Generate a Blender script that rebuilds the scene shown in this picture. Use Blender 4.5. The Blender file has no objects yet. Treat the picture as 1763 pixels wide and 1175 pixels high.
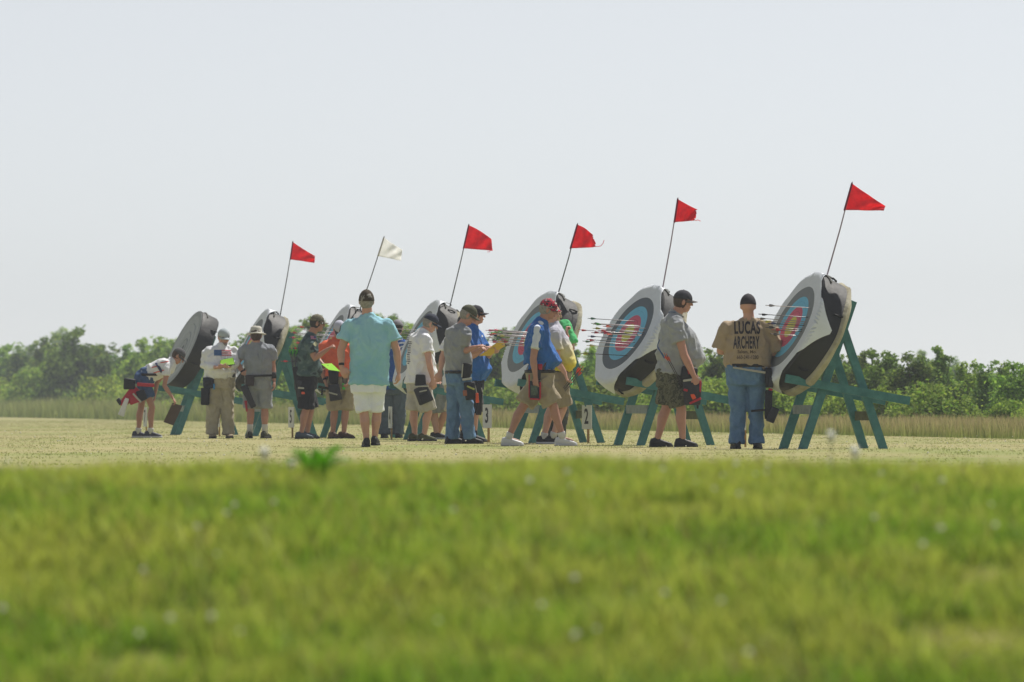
import bpy, bmesh, math, random
import numpy as np
from mathutils import Vector, Matrix, noise
from mathutils.bvhtree import BVHTree

# ------------------------------------------------------------------ camera, sky, sun, exposure
S = bpy.context.scene
COL = S.collection
F = 9794.0; HC = 0.465; HY = 700.0          # focal length in photo pixels, eye height, horizon row
cam_d = bpy.data.cameras.new('camera'); cam = bpy.data.objects.new('camera', cam_d); COL.objects.link(cam)
cam_d.lens = 200; cam_d.sensor_width = 36; cam_d.clip_start = 0.5; cam_d.clip_end = 6000
cam.location = (0, 0, HC)
cam.rotation_euler = (math.radians(90) + math.atan((HY - 587.5) / F), 0, 0)
cam_d.dof.use_dof = True; cam_d.dof.focus_distance = 66.5; cam_d.dof.aperture_fstop = 5.1
S.camera = cam
SUN_EL, SUN_AZ = math.radians(57), math.radians(38)      # azimuth from +Y (view direction) towards +X
w = bpy.data.worlds.new('World'); S.world = w; w.use_nodes = True
nt = w.node_tree; bg = nt.nodes['Background']
sky = nt.nodes.new('ShaderNodeTexSky'); sky.sky_type = 'NISHITA'; sky.sun_disc = False
sky.sun_elevation = SUN_EL; sky.sun_rotation = SUN_AZ
sky.air_density = 1.0; sky.dust_density = 1.0; sky.ozone_density = 3.0; sky.altitude = 3000
hsv = nt.nodes.new('ShaderNodeHueSaturation'); hsv.inputs['Saturation'].default_value = 0.2
nt.links.new(sky.outputs[0], hsv.inputs['Color']); nt.links.new(hsv.outputs[0], bg.inputs['Color'])
bg.inputs['Strength'].default_value = 0.081
sd = bpy.data.lights.new('sun', 'SUN'); sun = bpy.data.objects.new('sun', sd); COL.objects.link(sun)
sd.energy = 4.5; sd.angle = math.radians(0.6); sd.color = (1.0, 0.95, 0.87)
sun.rotation_euler = (math.radians(90) - SUN_EL, 0, -SUN_AZ + math.radians(180) - math.radians(0))
sdir = Vector((math.cos(SUN_EL)*math.sin(SUN_AZ), math.cos(SUN_EL)*math.cos(SUN_AZ), math.sin(SUN_EL)))
sun.rotation_euler = sdir.to_track_quat('Z', 'Y').to_euler()
S.view_settings.view_transform = 'Standard'; S.view_settings.look = 'None'
S.view_settings.exposure = 0.32; S.view_settings.gamma = 1.0
S.cycles.use_denoising = True
S.cycles.max_bounces = 6; S.cycles.transparent_max_bounces = 8
S.cycles.volume_bounces = 0
Z = Vector((0, 0, 1))
R = random.Random(7); NR = np.random.default_rng(11)

# ------------------------------------------------------------------ helpers
def P(px, py, d):
    "a point seen at photo pixel (px, py) at distance d metres"
    return Vector(((px - 881.5) * d / F, d, HC + (HY - py) * d / F))
def dist(feet_y): return HC * F / (feet_y - HY)
def lin(c):
    return tuple(((v/255.0)/12.92 if v/255.0 <= .04045 else ((v/255.0+.055)/1.055)**2.4) for v in c)
def tag(o, label=None, cat=None, group=None, kind=None):
    if label: o['label'] = label
    if cat: o['category'] = cat
    if group: o['group'] = group
    if kind: o['kind'] = kind
    return o
def empty(name, loc):
    o = bpy.data.objects.new(name, None); o.empty_display_size = .1; COL.objects.link(o); o.location = loc
    return o
_mc = {}
def mat(name, rgb, rough=.8, noise_s=0, noise_a=.12, bump=0, bump_s=60, trans=0, spec=.3, second=None, sheen=0, metal=0):
    "procedural principled material; rgb is 0-255 sRGB albedo; noise varies the colour a little"
    if name in _mc: return _mc[name]
    m = bpy.data.materials.new(name); m.use_nodes = True; t = m.node_tree; b = t.nodes['Principled BSDF']
    c = lin(rgb); b.inputs['Base Color'].default_value = (*c, 1); b.inputs['Roughness'].default_value = rough
    b.inputs['Specular IOR Level'].default_value = spec; b.inputs['Metallic'].default_value = metal
    if sheen: b.inputs['Sheen Weight'].default_value = sheen
    tc = t.nodes.new('ShaderNodeTexCoord')
    if noise_s:
        n = t.nodes.new('ShaderNodeTexNoise'); n.inputs['Scale'].default_value = noise_s; n.inputs['Detail'].default_value = 5
        n.inputs['Roughness'].default_value = .65
        t.links.new(tc.outputs['Object'], n.inputs['Vector'])
        r = t.nodes.new('ShaderNodeValToRGB'); r.color_ramp.elements[0].position = .32; r.color_ramp.elements[1].position = .7
        s = lin(second) if second else tuple(v*(1-noise_a*2) for v in c)
        r.color_ramp.elements[0].color = (*s, 1); r.color_ramp.elements[1].color = (*[min(1, v*(1+noise_a*.6)) for v in c], 1)
        t.links.new(n.outputs['Fac'], r.inputs['Fac']); t.links.new(r.outputs['Color'], b.inputs['Base Color'])
    if bump:
        n2 = t.nodes.new('ShaderNodeTexNoise'); n2.inputs['Scale'].default_value = bump_s; n2.inputs['Detail'].default_value = 3
        t.links.new(tc.outputs['Object'], n2.inputs['Vector'])
        bp = t.nodes.new('ShaderNodeBump'); bp.inputs['Strength'].default_value = bump; bp.inputs['Distance'].default_value = .02
        t.links.new(n2.outputs['Fac'], bp.inputs['Height']); t.links.new(bp.outputs['Normal'], b.inputs['Normal'])
    if trans:
        tr = t.nodes.new('ShaderNodeBsdfTranslucent'); mx = t.nodes.new('ShaderNodeMixShader'); mx.inputs[0].default_value = trans
        src = b.inputs['Base Color'].links[0].from_socket if b.inputs['Base Color'].links else None
        if src: t.links.new(src, tr.inputs['Color'])
        else: tr.inputs['Color'].default_value = (*c, 1)
        out = t.nodes['Material Output']
        t.links.new(b.outputs[0], mx.inputs[1]); t.links.new(tr.outputs[0], mx.inputs[2]); t.links.new(mx.outputs[0], out.inputs['Surface'])
    _mc[name] = m; return m
def camo(name, cols, scale=9, rough=.85):
    if name in _mc: return _mc[name]
    m = mat(name, cols[0], rough); t = m.node_tree; b = t.nodes['Principled BSDF']
    tc = t.nodes.new('ShaderNodeTexCoord'); n = t.nodes.new('ShaderNodeTexNoise'); n.inputs['Scale'].default_value = scale
    n.inputs['Detail'].default_value = 2; t.links.new(tc.outputs['Object'], n.inputs['Vector'])
    r = t.nodes.new('ShaderNodeValToRGB'); r.color_ramp.interpolation = 'CONSTANT'
    e = r.color_ramp.elements; e[0].position = 0; e[0].color = (*lin(cols[0]), 1); e[1].position = .42; e[1].color = (*lin(cols[1]), 1)
    for k, c in enumerate(cols[2:]):
        x = e.new(.42 + .1*(k+1)); x.color = (*lin(c), 1)
    t.links.new(n.outputs['Fac'], r.inputs['Fac']); t.links.new(r.outputs['Color'], b.inputs['Base Color'])
    return m
def folds(m, st=.8, sc=5.5):
    t = m.node_tree; b = t.nodes['Principled BSDF']; tc = t.nodes.new('ShaderNodeTexCoord'); mp = t.nodes.new('ShaderNodeMapping'); mp.inputs['Scale'].default_value = (1.5, 1.5, .8); mp.inputs['Rotation'].default_value = (.3, .5, 0)
    t.links.new(tc.outputs['Object'], mp.inputs[0]); n = t.nodes.new('ShaderNodeTexNoise'); n.noise_type = 'RIDGED_MULTIFRACTAL'; n.inputs['Scale'].default_value = sc; n.inputs['Detail'].default_value = 2.5; n.inputs['Distortion'].default_value = .6
    t.links.new(mp.outputs[0], n.inputs['Vector']); bp = t.nodes.new('ShaderNodeBump'); bp.inputs['Strength'].default_value = st; bp.inputs['Distance'].default_value = .035
    t.links.new(n.outputs['Fac'], bp.inputs['Height'])
    if b.inputs['Normal'].links: t.links.new(b.inputs['Normal'].links[0].from_socket, bp.inputs['Normal'])
    t.links.new(bp.outputs['Normal'], b.inputs['Normal']); return m
def cloth(name, rgb, na=.1, tr=0):
    if name in _mc: return _mc[name]
    return folds(mat(name, rgb, .9, 7, na, .25, 45, trans=tr, spec=.15, sheen=.1))

class MB:
    def __init__(s): s.v = []; s.f = []
    def ring(s, c, A, B, a, b, n, ex=2.0):
        i0 = len(s.v)
        for k in range(n):
            t = 2*math.pi*k/n; ct, st = math.cos(t), math.sin(t)
            x = math.copysign(abs(ct)**(2/ex), ct); y = math.copysign(abs(st)**(2/ex), st)
            s.v.append(c + A*(a*x) + B*(b*y))
        return i0
    def join(s, i, j, n):
        for k in range(n):
            k2 = (k+1) % n; s.f.append((i+k, i+k2, j+k2, j+k))
    def tube(s, pts, rad, lat=None, n=16, ex=2.0, round_cap=True, cap0=None):
        pts = [Vector(p) for p in pts]; rad = [r if isinstance(r, (tuple, list)) else (r, r) for r in rad]
        m = len(pts); T = []
        for i in range(m):
            t = pts[min(i+1, m-1)] - pts[max(i-1, 0)]; T.append(t.normalized() if t.length > 1e-9 else Vector((0, 0, 1)))
        L0 = Vector(lat) if lat is not None else None
        st = []; prev = None
        for i in range(m):
            L = L0 if L0 is not None else (prev if prev is not None else (Vector((1, 0, 0)) if abs(T[i].x) < .8 else Vector((0, 1, 0))))
            A = L - T[i]*L.dot(T[i])
            if A.length < .05: A = Vector((0, 1, 0)) - T[i]*T[i].y
            A.normalize(); B = T[i].cross(A); prev = A
            st.append((pts[i], A, B, rad[i]))
        seq = []
        if (round_cap if cap0 is None else cap0):
            c, A, B, r = st[0]; q = min(r)
            for h, k in ((.95, .3), (.7, .7)): seq.append((c - T[0]*q*h*.8, A, B, (r[0]*k, r[1]*k)))
        seq += st
        if round_cap:
            c, A, B, r = st[-1]; q = min(r)
            for h, k in ((.7, .7), (.95, .3)): seq.append((c + T[-1]*q*h*.8, A, B, (r[0]*k, r[1]*k)))
        ids = [s.ring(c, A, B, r[0], r[1], n, ex) for c, A, B, r in seq]
        for a, b in zip(ids, ids[1:]): s.join(a, b, n)
        s.f.append(tuple(reversed(range(ids[0], ids[0]+n)))); s.f.append(tuple(range(ids[-1], ids[-1]+n)))
        return s
    def ell(s, c, ax, r, nu=18, nv=12, z0=-1.0, z1=1.0):
        "ellipsoid with axes ax (3 unit vectors) and radii r; z0..z1 cuts it along the third axis (closed)"
        c = Vector(c); ids = []
        a0, a1 = math.asin(max(-.999, z0)), math.asin(min(.999, z1))
        for i in range(nv+1):
            t = a0 + (a1-a0)*i/nv
            ids.append(s.ring(c + ax[2]*(r[2]*math.sin(t)), ax[0], ax[1], r[0]*math.cos(t), r[1]*math.cos(t), nu))
        for a, b in zip(ids, ids[1:]): s.join(a, b, nu)
        s.f.append(tuple(reversed(range(ids[0], ids[0]+nu)))); s.f.append(tuple(range(ids[-1], ids[-1]+nu)))
        return s
    def box(s, c, ax, h, taper=1.0, bev=0.0):
        c = Vector(c); A, B, C = [Vector(a) for a in ax]; i = len(s.v)
        if bev <= 0:
            for z in (-1, 1):
                k = 1 if z < 0 else taper
                for x, y in ((-1, -1), (1, -1), (1, 1), (-1, 1)): s.v.append(c + A*(h[0]*x*k) + B*(h[1]*y*k) + C*(h[2]*z))
            for q in ((3, 2, 1, 0), (4, 5, 6, 7), (0, 1, 5, 4), (1, 2, 6, 5), (2, 3, 7, 6), (3, 0, 4, 7)): s.f.append(tuple(i+k for k in q))
        else:
            bm_ = []
            for z, kk in ((-1, 0), (-1, 1), (1, 1), (1, 0)):
                zz = z*h[2] if kk == 0 else z*(h[2]-bev); inset = bev if kk == 0 else 0
                k = 1 if z < 0 else taper
                bm_.append(s.ring(c + C*zz, A, B, h[0]*k-inset, h[1]*k-inset, 16, 6))
            for a, b in zip(bm_, bm_[1:]): s.join(a, b, 16)
            s.f.append(tuple(reversed(range(bm_[0], bm_[0]+16)))); s.f.append(tuple(range(bm_[-1], bm_[-1]+16)))
        return s
    def bar(s, a, b, w, t, side):
        "plank from a to b, w wide (in plane), t thick along side"
        a, b = Vector(a), Vector(b); T = (b-a); L = T.length; T.normalize(); Sd = Vector(side); Sd = (Sd - T*Sd.dot(T)).normalized()
        W = T.cross(Sd); return s.box((a+b)/2, (W, Sd, T), (w/2, t/2, L/2))
    def build(s, name, m, parent=None, origin=None, voxel=0, smooth=True, wr=0, wsc=1.0, seed=0, lab=None, sharp=0):
        o0 = Vector(origin) if origin is not None else (parent_loc(parent) if parent else Vector((0, 0, 0)))
        me = bpy.data.meshes.new(name); me.from_pydata([tuple(v - o0) for v in s.v], [], s.f); me.validate()
        o = bpy.data.objects.new(name, me); COL.objects.link(o)
        if voxel:
            bmh = bmesh.new(); bmh.from_mesh(me); bmesh.ops.recalc_face_normals(bmh, faces=bmh.faces); bmh.to_mesh(me); bmh.free()
            rm = o.modifiers.new('r', 'REMESH'); rm.mode = 'VOXEL'; rm.voxel_size = voxel
            sm = o.modifiers.new('s', 'SMOOTH'); sm.iterations = 4; sm.factor = .5
            bpy.context.view_layer.update(); dg = bpy.context.evaluated_depsgraph_get()
            me2 = bpy.data.meshes.new_from_object(o.evaluated_get(dg)); o.modifiers.clear(); o.data = me2; me2.name = name
            bpy.data.meshes.remove(me); me = me2
        if wr:
            n = len(me.vertices); co = np.empty(n*3, 'f'); me.vertices.foreach_get('co', co); co = co.reshape(-1, 3)
            nr = np.empty(n*3, 'f'); me.vertices.foreach_get('normal', nr); nr = nr.reshape(-1, 3); sd_ = seed*3.7
            for i in range(n):
                p = co[i]
                q = .7*noise.noise((p[0]*7*wsc+sd_, p[1]*7*wsc, p[2]*3.2*wsc)) + 1.1*(.34-abs(noise.noise((p[0]*9*wsc+p[2]*6, p[1]*9*wsc+sd_, p[2]*6*wsc-p[0]*5))))*1.6 + .25*(.3-abs(noise.noise((p[0]*16*wsc-p[2]*9, p[1]*16*wsc, p[2]*9*wsc+p[0]*7+sd_)))) - .15
                co[i] += nr[i]*max(q, -.35)*wr
            me.vertices.foreach_set('co', co.ravel()); me.update()
        if smooth: me.polygons.foreach_set('use_smooth', [True]*len(me.polygons))
        if sharp: me.set_sharp_from_angle(angle=math.radians(sharp))
        elif True:
            pass
        if m: me.materials.append(m)
        if parent is None and origin is not None: o.location = o0
        if parent: o.parent = parent
        if lab: o['label'] = lab
        return o
def parent_loc(p):
    l = Vector(p.location)
    while p.parent: p = p.parent; l += p.location
    return l
def raw_mesh(name, v, f, m, cols=None, smooth=False):
    "fast mesh from numpy: v (n,3), f (k,3)"
    me = bpy.data.meshes.new(name); n, k, c = len(v), len(f), f.shape[1]
    me.vertices.add(n); me.vertices.foreach_set('co', v.astype('f').ravel())
    me.loops.add(k*c); me.loops.foreach_set('vertex_index', f.astype('i').ravel())
    me.polygons.add(k); me.polygons.foreach_set('loop_start', np.arange(k, dtype='i')*c)
    if cols is not None:
        a = me.color_attributes.new('tone', 'FLOAT_COLOR', 'POINT'); cc = np.ones((n, 4), 'f'); cc[:, :3] = cols; a.data.foreach_set('color', cc.ravel())
    me.update(calc_edges=True)
    if smooth: me.polygons.foreach_set('use_smooth', [True]*k)
    me.materials.append(m)
    return me
def attr_mat(name, trans=.45, rough=.6, spec=.25, var=False):
    m = bpy.data.materials.new(name); m.use_nodes = True; t = m.node_tree; b = t.nodes['Principled BSDF']
    at = t.nodes.new('ShaderNodeAttribute'); at.attribute_name = 'tone'; src = at.outputs['Color']
    if var:
        oi = t.nodes.new('ShaderNodeObjectInfo'); hs = t.nodes.new('ShaderNodeHueSaturation')
        mr = t.nodes.new('ShaderNodeMapRange'); mr.inputs['To Min'].default_value = .70; mr.inputs['To Max'].default_value = 1.25
        t.links.new(oi.outputs['Random'], mr.inputs['Value']); t.links.new(mr.outputs[0], hs.inputs['Value'])
        mr2 = t.nodes.new('ShaderNodeMapRange'); mr2.inputs['To Min'].default_value = .485; mr2.inputs['To Max'].default_value = .51
        ml = t.nodes.new('ShaderNodeMath'); ml.operation = 'FRACT'; mm = t.nodes.new('ShaderNodeMath'); mm.operation = 'MULTIPLY'; mm.inputs[1].default_value = 7.3
        t.links.new(oi.outputs['Random'], mm.inputs[0]); t.links.new(mm.outputs[0], ml.inputs[0]); t.links.new(ml.outputs[0], mr2.inputs['Value']); t.links.new(mr2.outputs[0], hs.inputs['Hue'])
        t.links.new(src, hs.inputs['Color']); src = hs.outputs['Color']
    t.links.new(src, b.inputs['Base Color']); b.inputs['Roughness'].default_value = rough; b.inputs['Specular IOR Level'].default_value = spec
    tr = t.nodes.new('ShaderNodeBsdfTranslucent'); mx = t.nodes.new('ShaderNodeMixShader'); mx.inputs[0].default_value = trans
    t.links.new(src, tr.inputs['Color']); t.links.new(b.outputs[0], mx.inputs[1]); t.links.new(tr.outputs[0], mx.inputs[2])
    t.links.new(mx.outputs[0], t.nodes['Material Output'].inputs['Surface'])
    return m

# ------------------------------------------------------------------ ground
def sstep(a, b, x):
    t = np.clip((x-a)/(b-a), 0, 1); return t*t*(3-2*t)
def ground_z(x, y):
    z = np.interp(y, [-30, 0, 6, 10, 12, 15, 17, 18.2, 19.5, 22, 26, 7000], [-1.24, -1.14, -.66, -.31, -.165, .045, .178, .222, .216, .12, 0, 0])
    b = (np.sin(x*1.7+1)*.012 + np.sin(x*.6+y*.9)*.012 + np.sin(x*4.1+y*2.3)*.006)
    return z + b*(1-sstep(20, 30, y))
ys = np.concatenate([np.arange(-30, 8, 2), np.arange(8, 27, .25), np.arange(27, 60, 3), np.geomspace(60, 7000, 60)])
xs = np.concatenate([-np.geomspace(4000, 4, 40), np.arange(-3.75, 4, .25), np.geomspace(4, 4000, 40)])
GX, GY = np.meshgrid(xs, ys); GZ = ground_z(GX, GY)
gv = np.stack([GX, GY, GZ], -1).reshape(-1, 3); nx, ny = len(xs), len(ys)
ii = (np.arange(ny-1)[:, None]*nx + np.arange(nx-1)[None, :]).ravel()
gf = np.stack([ii, ii+1, ii+nx+1, ii+nx], -1)
gm = bpy.data.materials.new('turf_ground'); gm.use_nodes = True; t = gm.node_tree; b = t.nodes['Principled BSDF']
geo = t.nodes.new('ShaderNodeNewGeometry'); sep = t.nodes.new('ShaderNodeSeparateXYZ'); t.links.new(geo.outputs['Position'], sep.inputs[0])
def noi(scale, vec=None, detail=4, mscale=None):
    mp = t.nodes.new('ShaderNodeMapping'); mp.inputs['Scale'].default_value = mscale or (1, 1, 1)
    t.links.new(geo.outputs['Position'], mp.inputs['Vector'])
    n = t.nodes.new('ShaderNodeTexNoise'); n.inputs['Scale'].default_value = scale; n.inputs['Detail'].default_value = detail
    t.links.new(mp.outputs[0], n.inputs['Vector']); return n.outputs['Fac']
def ramp(fac, stops):
    r = t.nodes.new('ShaderNodeValToRGB'); e = r.color_ramp.elements
    e[0].position = stops[0][0]; e[0].color = (*lin(stops[0][1]), 1); e[1].position = stops[-1][0]; e[1].color = (*lin(stops[-1][1]), 1)
    for p, c in stops[1:-1]: x = e.new(p); x.color = (*lin(c), 1)
    t.links.new(fac, r.inputs['Fac']); return r.outputs['Color']
field_c = ramp(noi(1.0, detail=6, mscale=(.35, .13, 1)), [(.32, (130, 136, 82)), (.5, (146, 142, 98)), (.7, (154, 146, 106))])
bank_c = ramp(noi(2.2, detail=5), [(.3, (52, 62, 22)), (.55, (82, 94, 32)), (.75, (110, 100, 58))])
mr = t.nodes.new('ShaderNodeMapRange'); mr.inputs['From Min'].default_value = 18.5; mr.inputs['From Max'].default_value = 21; t.links.new(sep.outputs['Y'], mr.inputs['Value'])
def bank_hit(px, py):
    for dd in np.arange(9, 20, .02):
        zz = float(ground_z(np.array([(px-881.5)*dd/F]), np.array([dd]))[0])
        if zz >= HC + (HY-py)*dd/F: return ((px-881.5)*dd/F, dd)
    return (0, 15)
BARE = [(bank_hit(1690, 1110), .20), (bank_hit(1690, 990), .11), (bank_hit(1600, 925), .06), (bank_hit(1175, 880), .12), (bank_hit(240, 1150), .12), (bank_hit(60, 1010), .08), (bank_hit(650, 862), .10), (bank_hit(1120, 1010), .07)]
def bare_mask(x, y):
    m_ = np.zeros(len(x), bool)
    for (bx_, by_), r_ in BARE: m_ |= ((x-bx_)**2 + ((y-by_)*.5)**2) < (r_*(1+.25*np.sin(x*40+y*23)))**2
    return m_
for (bx_, by_), r_ in BARE:
    mp = t.nodes.new('ShaderNodeMapping'); mp.inputs['Location'].default_value = (-bx_, -by_*.5, 0); mp.inputs['Scale'].default_value = (1, .5, 0); t.links.new(geo.outputs['Position'], mp.inputs['Vector'])
    ln_ = t.nodes.new('ShaderNodeVectorMath'); ln_.operation = 'LENGTH'; t.links.new(mp.outputs[0], ln_.inputs[0])
    m2 = t.nodes.new('ShaderNodeMapRange'); m2.inputs['From Min'].default_value = r_*1.2; m2.inputs['From Max'].default_value = r_*.6; t.links.new(ln_.outputs['Value'], m2.inputs['Value'])
    x2 = t.nodes.new('ShaderNodeMixRGB'); x2.inputs[2].default_value = (*lin((128, 124, 74)), 1); t.links.new(m2.outputs[0], x2.inputs[0]); t.links.new(bank_c, x2.inputs[1]); bank_c = x2.outputs[0]
mx = t.nodes.new('ShaderNodeMixRGB'); t.links.new(mr.outputs[0], mx.inputs[0]); t.links.new(bank_c, mx.inputs[1]); t.links.new(field_c, mx.inputs[2])
t.links.new(mx.outputs[0], b.inputs['Base Color']); b.inputs['Roughness'].default_value = .95; b.inputs['Specular IOR Level'].default_value = .1
gme = raw_mesh('ground', gv, gf, gm, smooth=True); go = bpy.data.objects.new('ground', gme); COL.objects.link(go)
tag(go, 'mown yellow green sports field with a low grass bank in front', kind='structure')

def blades(name, x, y, h, wd, c0, c1, lean, m):
    "n grass blades as single bent triangles pairs; c0 base colour, c1 tip colour (n,3)"
    n = len(x); z = ground_z(x, y) - .004
    a = NR.uniform(0, 2*np.pi, n); dx, dy = np.cos(a)*wd/2, np.sin(a)*wd/2
    la = NR.uniform(0, 2*np.pi, n); lx, ly = np.cos(la)*lean*h, np.sin(la)*lean*h
    v = np.empty((n, 5, 3)); c = np.empty((n, 5, 3))
    v[:, 0] = np.stack([x-dx, y-dy, z], -1); v[:, 1] = np.stack([x+dx, y+dy, z], -1)
    v[:, 2] = np.stack([x+dx*.8+lx*.35, y+dy*.8+ly*.35, z+h*.55], -1); v[:, 3] = np.stack([x-dx*.8+lx*.35, y-dy*.8+ly*.35, z+h*.55], -1)
    v[:, 4] = np.stack([x+lx, y+ly, z+h], -1)
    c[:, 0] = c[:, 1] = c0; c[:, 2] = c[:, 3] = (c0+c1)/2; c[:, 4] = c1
    i = np.arange(n)*5
    f = np.concatenate([np.stack([i, i+1, i+2], -1), np.stack([i, i+2, i+3], -1), np.stack([i+3, i+2, i+4], -1)])
    me = raw_mesh(name, v.reshape(-1, 3), f, m, c.reshape(-1, 3)); o = bpy.data.objects.new(name, me); COL.objects.link(o); return o
def pal(n, cols, wts): 
    c = np.array([lin(q) for q in cols]); k = NR.choice(len(cols), n, p=np.array(wts)/sum(wts)); return c[k]*NR.uniform(.88, 1.12, (n, 1))
def smooth_noise(x, y, s, seed=0):
    return np.array([noise.noise((float(a)*s+seed, float(b_)*s*.8, seed)) for a, b_ in zip(x, y)])
gmat = attr_mat('grass_blade', .45, .55, .3)
# near bank
n = 225000
y = np.sqrt(NR.uniform(9.5**2, 20.5**2, n)); x = NR.uniform(-1, 1, n)*(y*.098 + 1.3)
cl = smooth_noise(x[::10], y[::10], 2.6, 3).repeat(10)[:n]; idx = np.arange(n)
x = x[(idx//10)*10] + NR.normal(0, .045, n); y = y[(idx//10)*10] + NR.normal(0, .045, n)
cl2 = smooth_noise(x[::10], y[::10], 1.1, 9).repeat(10)[:n]
cl3 = smooth_noise(x[::10], y[::10], 10.0, 14).repeat(10)[:n]
h = np.clip(.054 + .03*cl + .055*cl3 + NR.normal(0, .012, n), .010, .13)
green = np.array(lin((138, 178, 54))); yel = np.array(lin((184, 194, 82))); dk = np.array(lin((62, 92, 26))); tan = np.array(lin((158, 142, 88)))
mix = np.clip(.4 + 1.1*cl2 + 1.7*cl3, 0, 1)[:, None]
h *= np.where(bare_mask(x, y), .35, 1.0)
c1 = green*(1-mix) + yel*mix; c1 = np.where((cl3 < -.16)[:, None], dk*.6+c1*.4, c1); c1 = np.where((NR.random(n) < .07)[:, None], tan, c1)*NR.uniform(.75, 1.25, (n, 1))
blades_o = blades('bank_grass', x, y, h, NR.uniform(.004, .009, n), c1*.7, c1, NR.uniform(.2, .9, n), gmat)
tag(blades_o, 'bright green and yellow unmown grass on the near bank', 'grass', kind='stuff')
# mown field
n = 170000
y = np.sqrt(NR.uniform(44**2, 190**2, n)); x = NR.uniform(-1, 1, n)*(y*.095 + 1.5)
cl = smooth_noise(x[::10]*.8, y[::10]*.25, .7, 5).repeat(10)[:n]; idx = np.arange(n)
x = x[(idx//10)*10] + NR.normal(0, .12, n); y = y[(idx//10)*10] + NR.normal(0, .12, n)
h = np.clip(.013 + .008*cl + NR.normal(0, .003, n), .004, .028)
c1 = np.where((cl+NR.normal(0, .15, n) > .12)[:, None], pal(n, [(136, 144, 84), (144, 148, 92)], [1, 1]), pal(n, [(156, 150, 108), (148, 144, 100), (162, 156, 114), (142, 144, 92)], [3, 3, 1, 3]))
fo = blades('field_grass', x, y, h, NR.uniform(.008, .018, n), c1*1.05, c1*1.12, NR.uniform(.3, 1.2, n), attr_mat('field_blade', .62, .7, .15))
tag(fo, 'short dry yellow green mown turf under the archers feet', 'grass', kind='stuff')
# tall meadow behind the mown edge: edge runs from (0,719) to (1763,756) in the photo
def edge_d(px): return HC*F/(18.7 + .0213*px)
n = 130000
px = NR.uniform(-260, 2020, n); dd = edge_d(np.clip(px, -400, 2300))*(1 + NR.exponential(.10, n)) + NR.normal(0, .35, n)
x = (px-881.5)*dd/F; y = dd
hh = np.interp(px, [-300, 100, 400, 900, 1300, 2000], [.80, .74, .60, .37, .30, .29])*(1+.45*smooth_noise(x[::5], y[::5]*.3, 1.1, 2).repeat(5)[:n]) * (.45+.65*NR.random(n)**.8)
rt = np.clip((px-120)/900, 0, 1)[:, None]
base = pal(n, [(124, 142, 66), (140, 152, 78)], [1, 1])
tipg = pal(n, [(136, 148, 84), (152, 158, 98)], [1, 1]); tipb = pal(n, [(170, 150, 112), (182, 162, 122), (156, 150, 98)], [2, 2, 1])
bl = np.clip(rt + NR.normal(0, .25, (n, 1)), 0, 1)
mo = blades('meadow_grass', x, y, hh, dd*.00013*NR.uniform(.6, 1.4, n), base, tipg*(1-bl)+tipb*bl, NR.uniform(.05, .35, n), gmat)
tag(mo, 'tall uncut meadow grass with brown seed heads beyond the mown field', 'grass', kind='stuff')
# white clover heads
def dots(name, x, y, zo, r, m, lab, cat):
    bmx = MB(); ax = (Vector((1, 0, 0)), Vector((0, 1, 0)), Vector((0, 0, 1)))
    zz = ground_z(x, y)
    for a, b_, c, rr in zip(x, y, zz+zo, r): bmx.ell((a, b_, c), ax, (rr, rr, rr*.8), 6, 4)
    o = bmx.build(name, m); tag(o, lab, cat, kind='stuff'); return o
n = 220; y = np.sqrt(NR.uniform(10**2, 19**2, n)); x = NR.uniform(-1, 1, n)*(y*.1+.4)
k = smooth_noise(x, y, 1.3, 21) > .05; x, y = x[k], y[k]
dots('clover_flowers', x, y, NR.uniform(.05, .085, len(x)), NR.uniform(.004, .0095, len(x)), mat('clover_white', (230, 230, 218), .8, trans=.6), 'small white clover heads scattered over the near grass bank', 'flowers')
n = 520; y = np.sqrt(NR.uniform(50**2, 105**2, n)); x = NR.uniform(-1, 1, n)*(y*.095+.8)
k = smooth_noise(x, y*.4, .8, 31) > -.1; x, y = x[k], y[k]
dots('daisy_flowers', x, y, NR.uniform(.02, .045, len(x)), NR.uniform(.005, .010, len(x)), mat('daisy_white', (212, 210, 200), .8), 'tiny white flowers dotted over the mown field', 'flowers')
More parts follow.
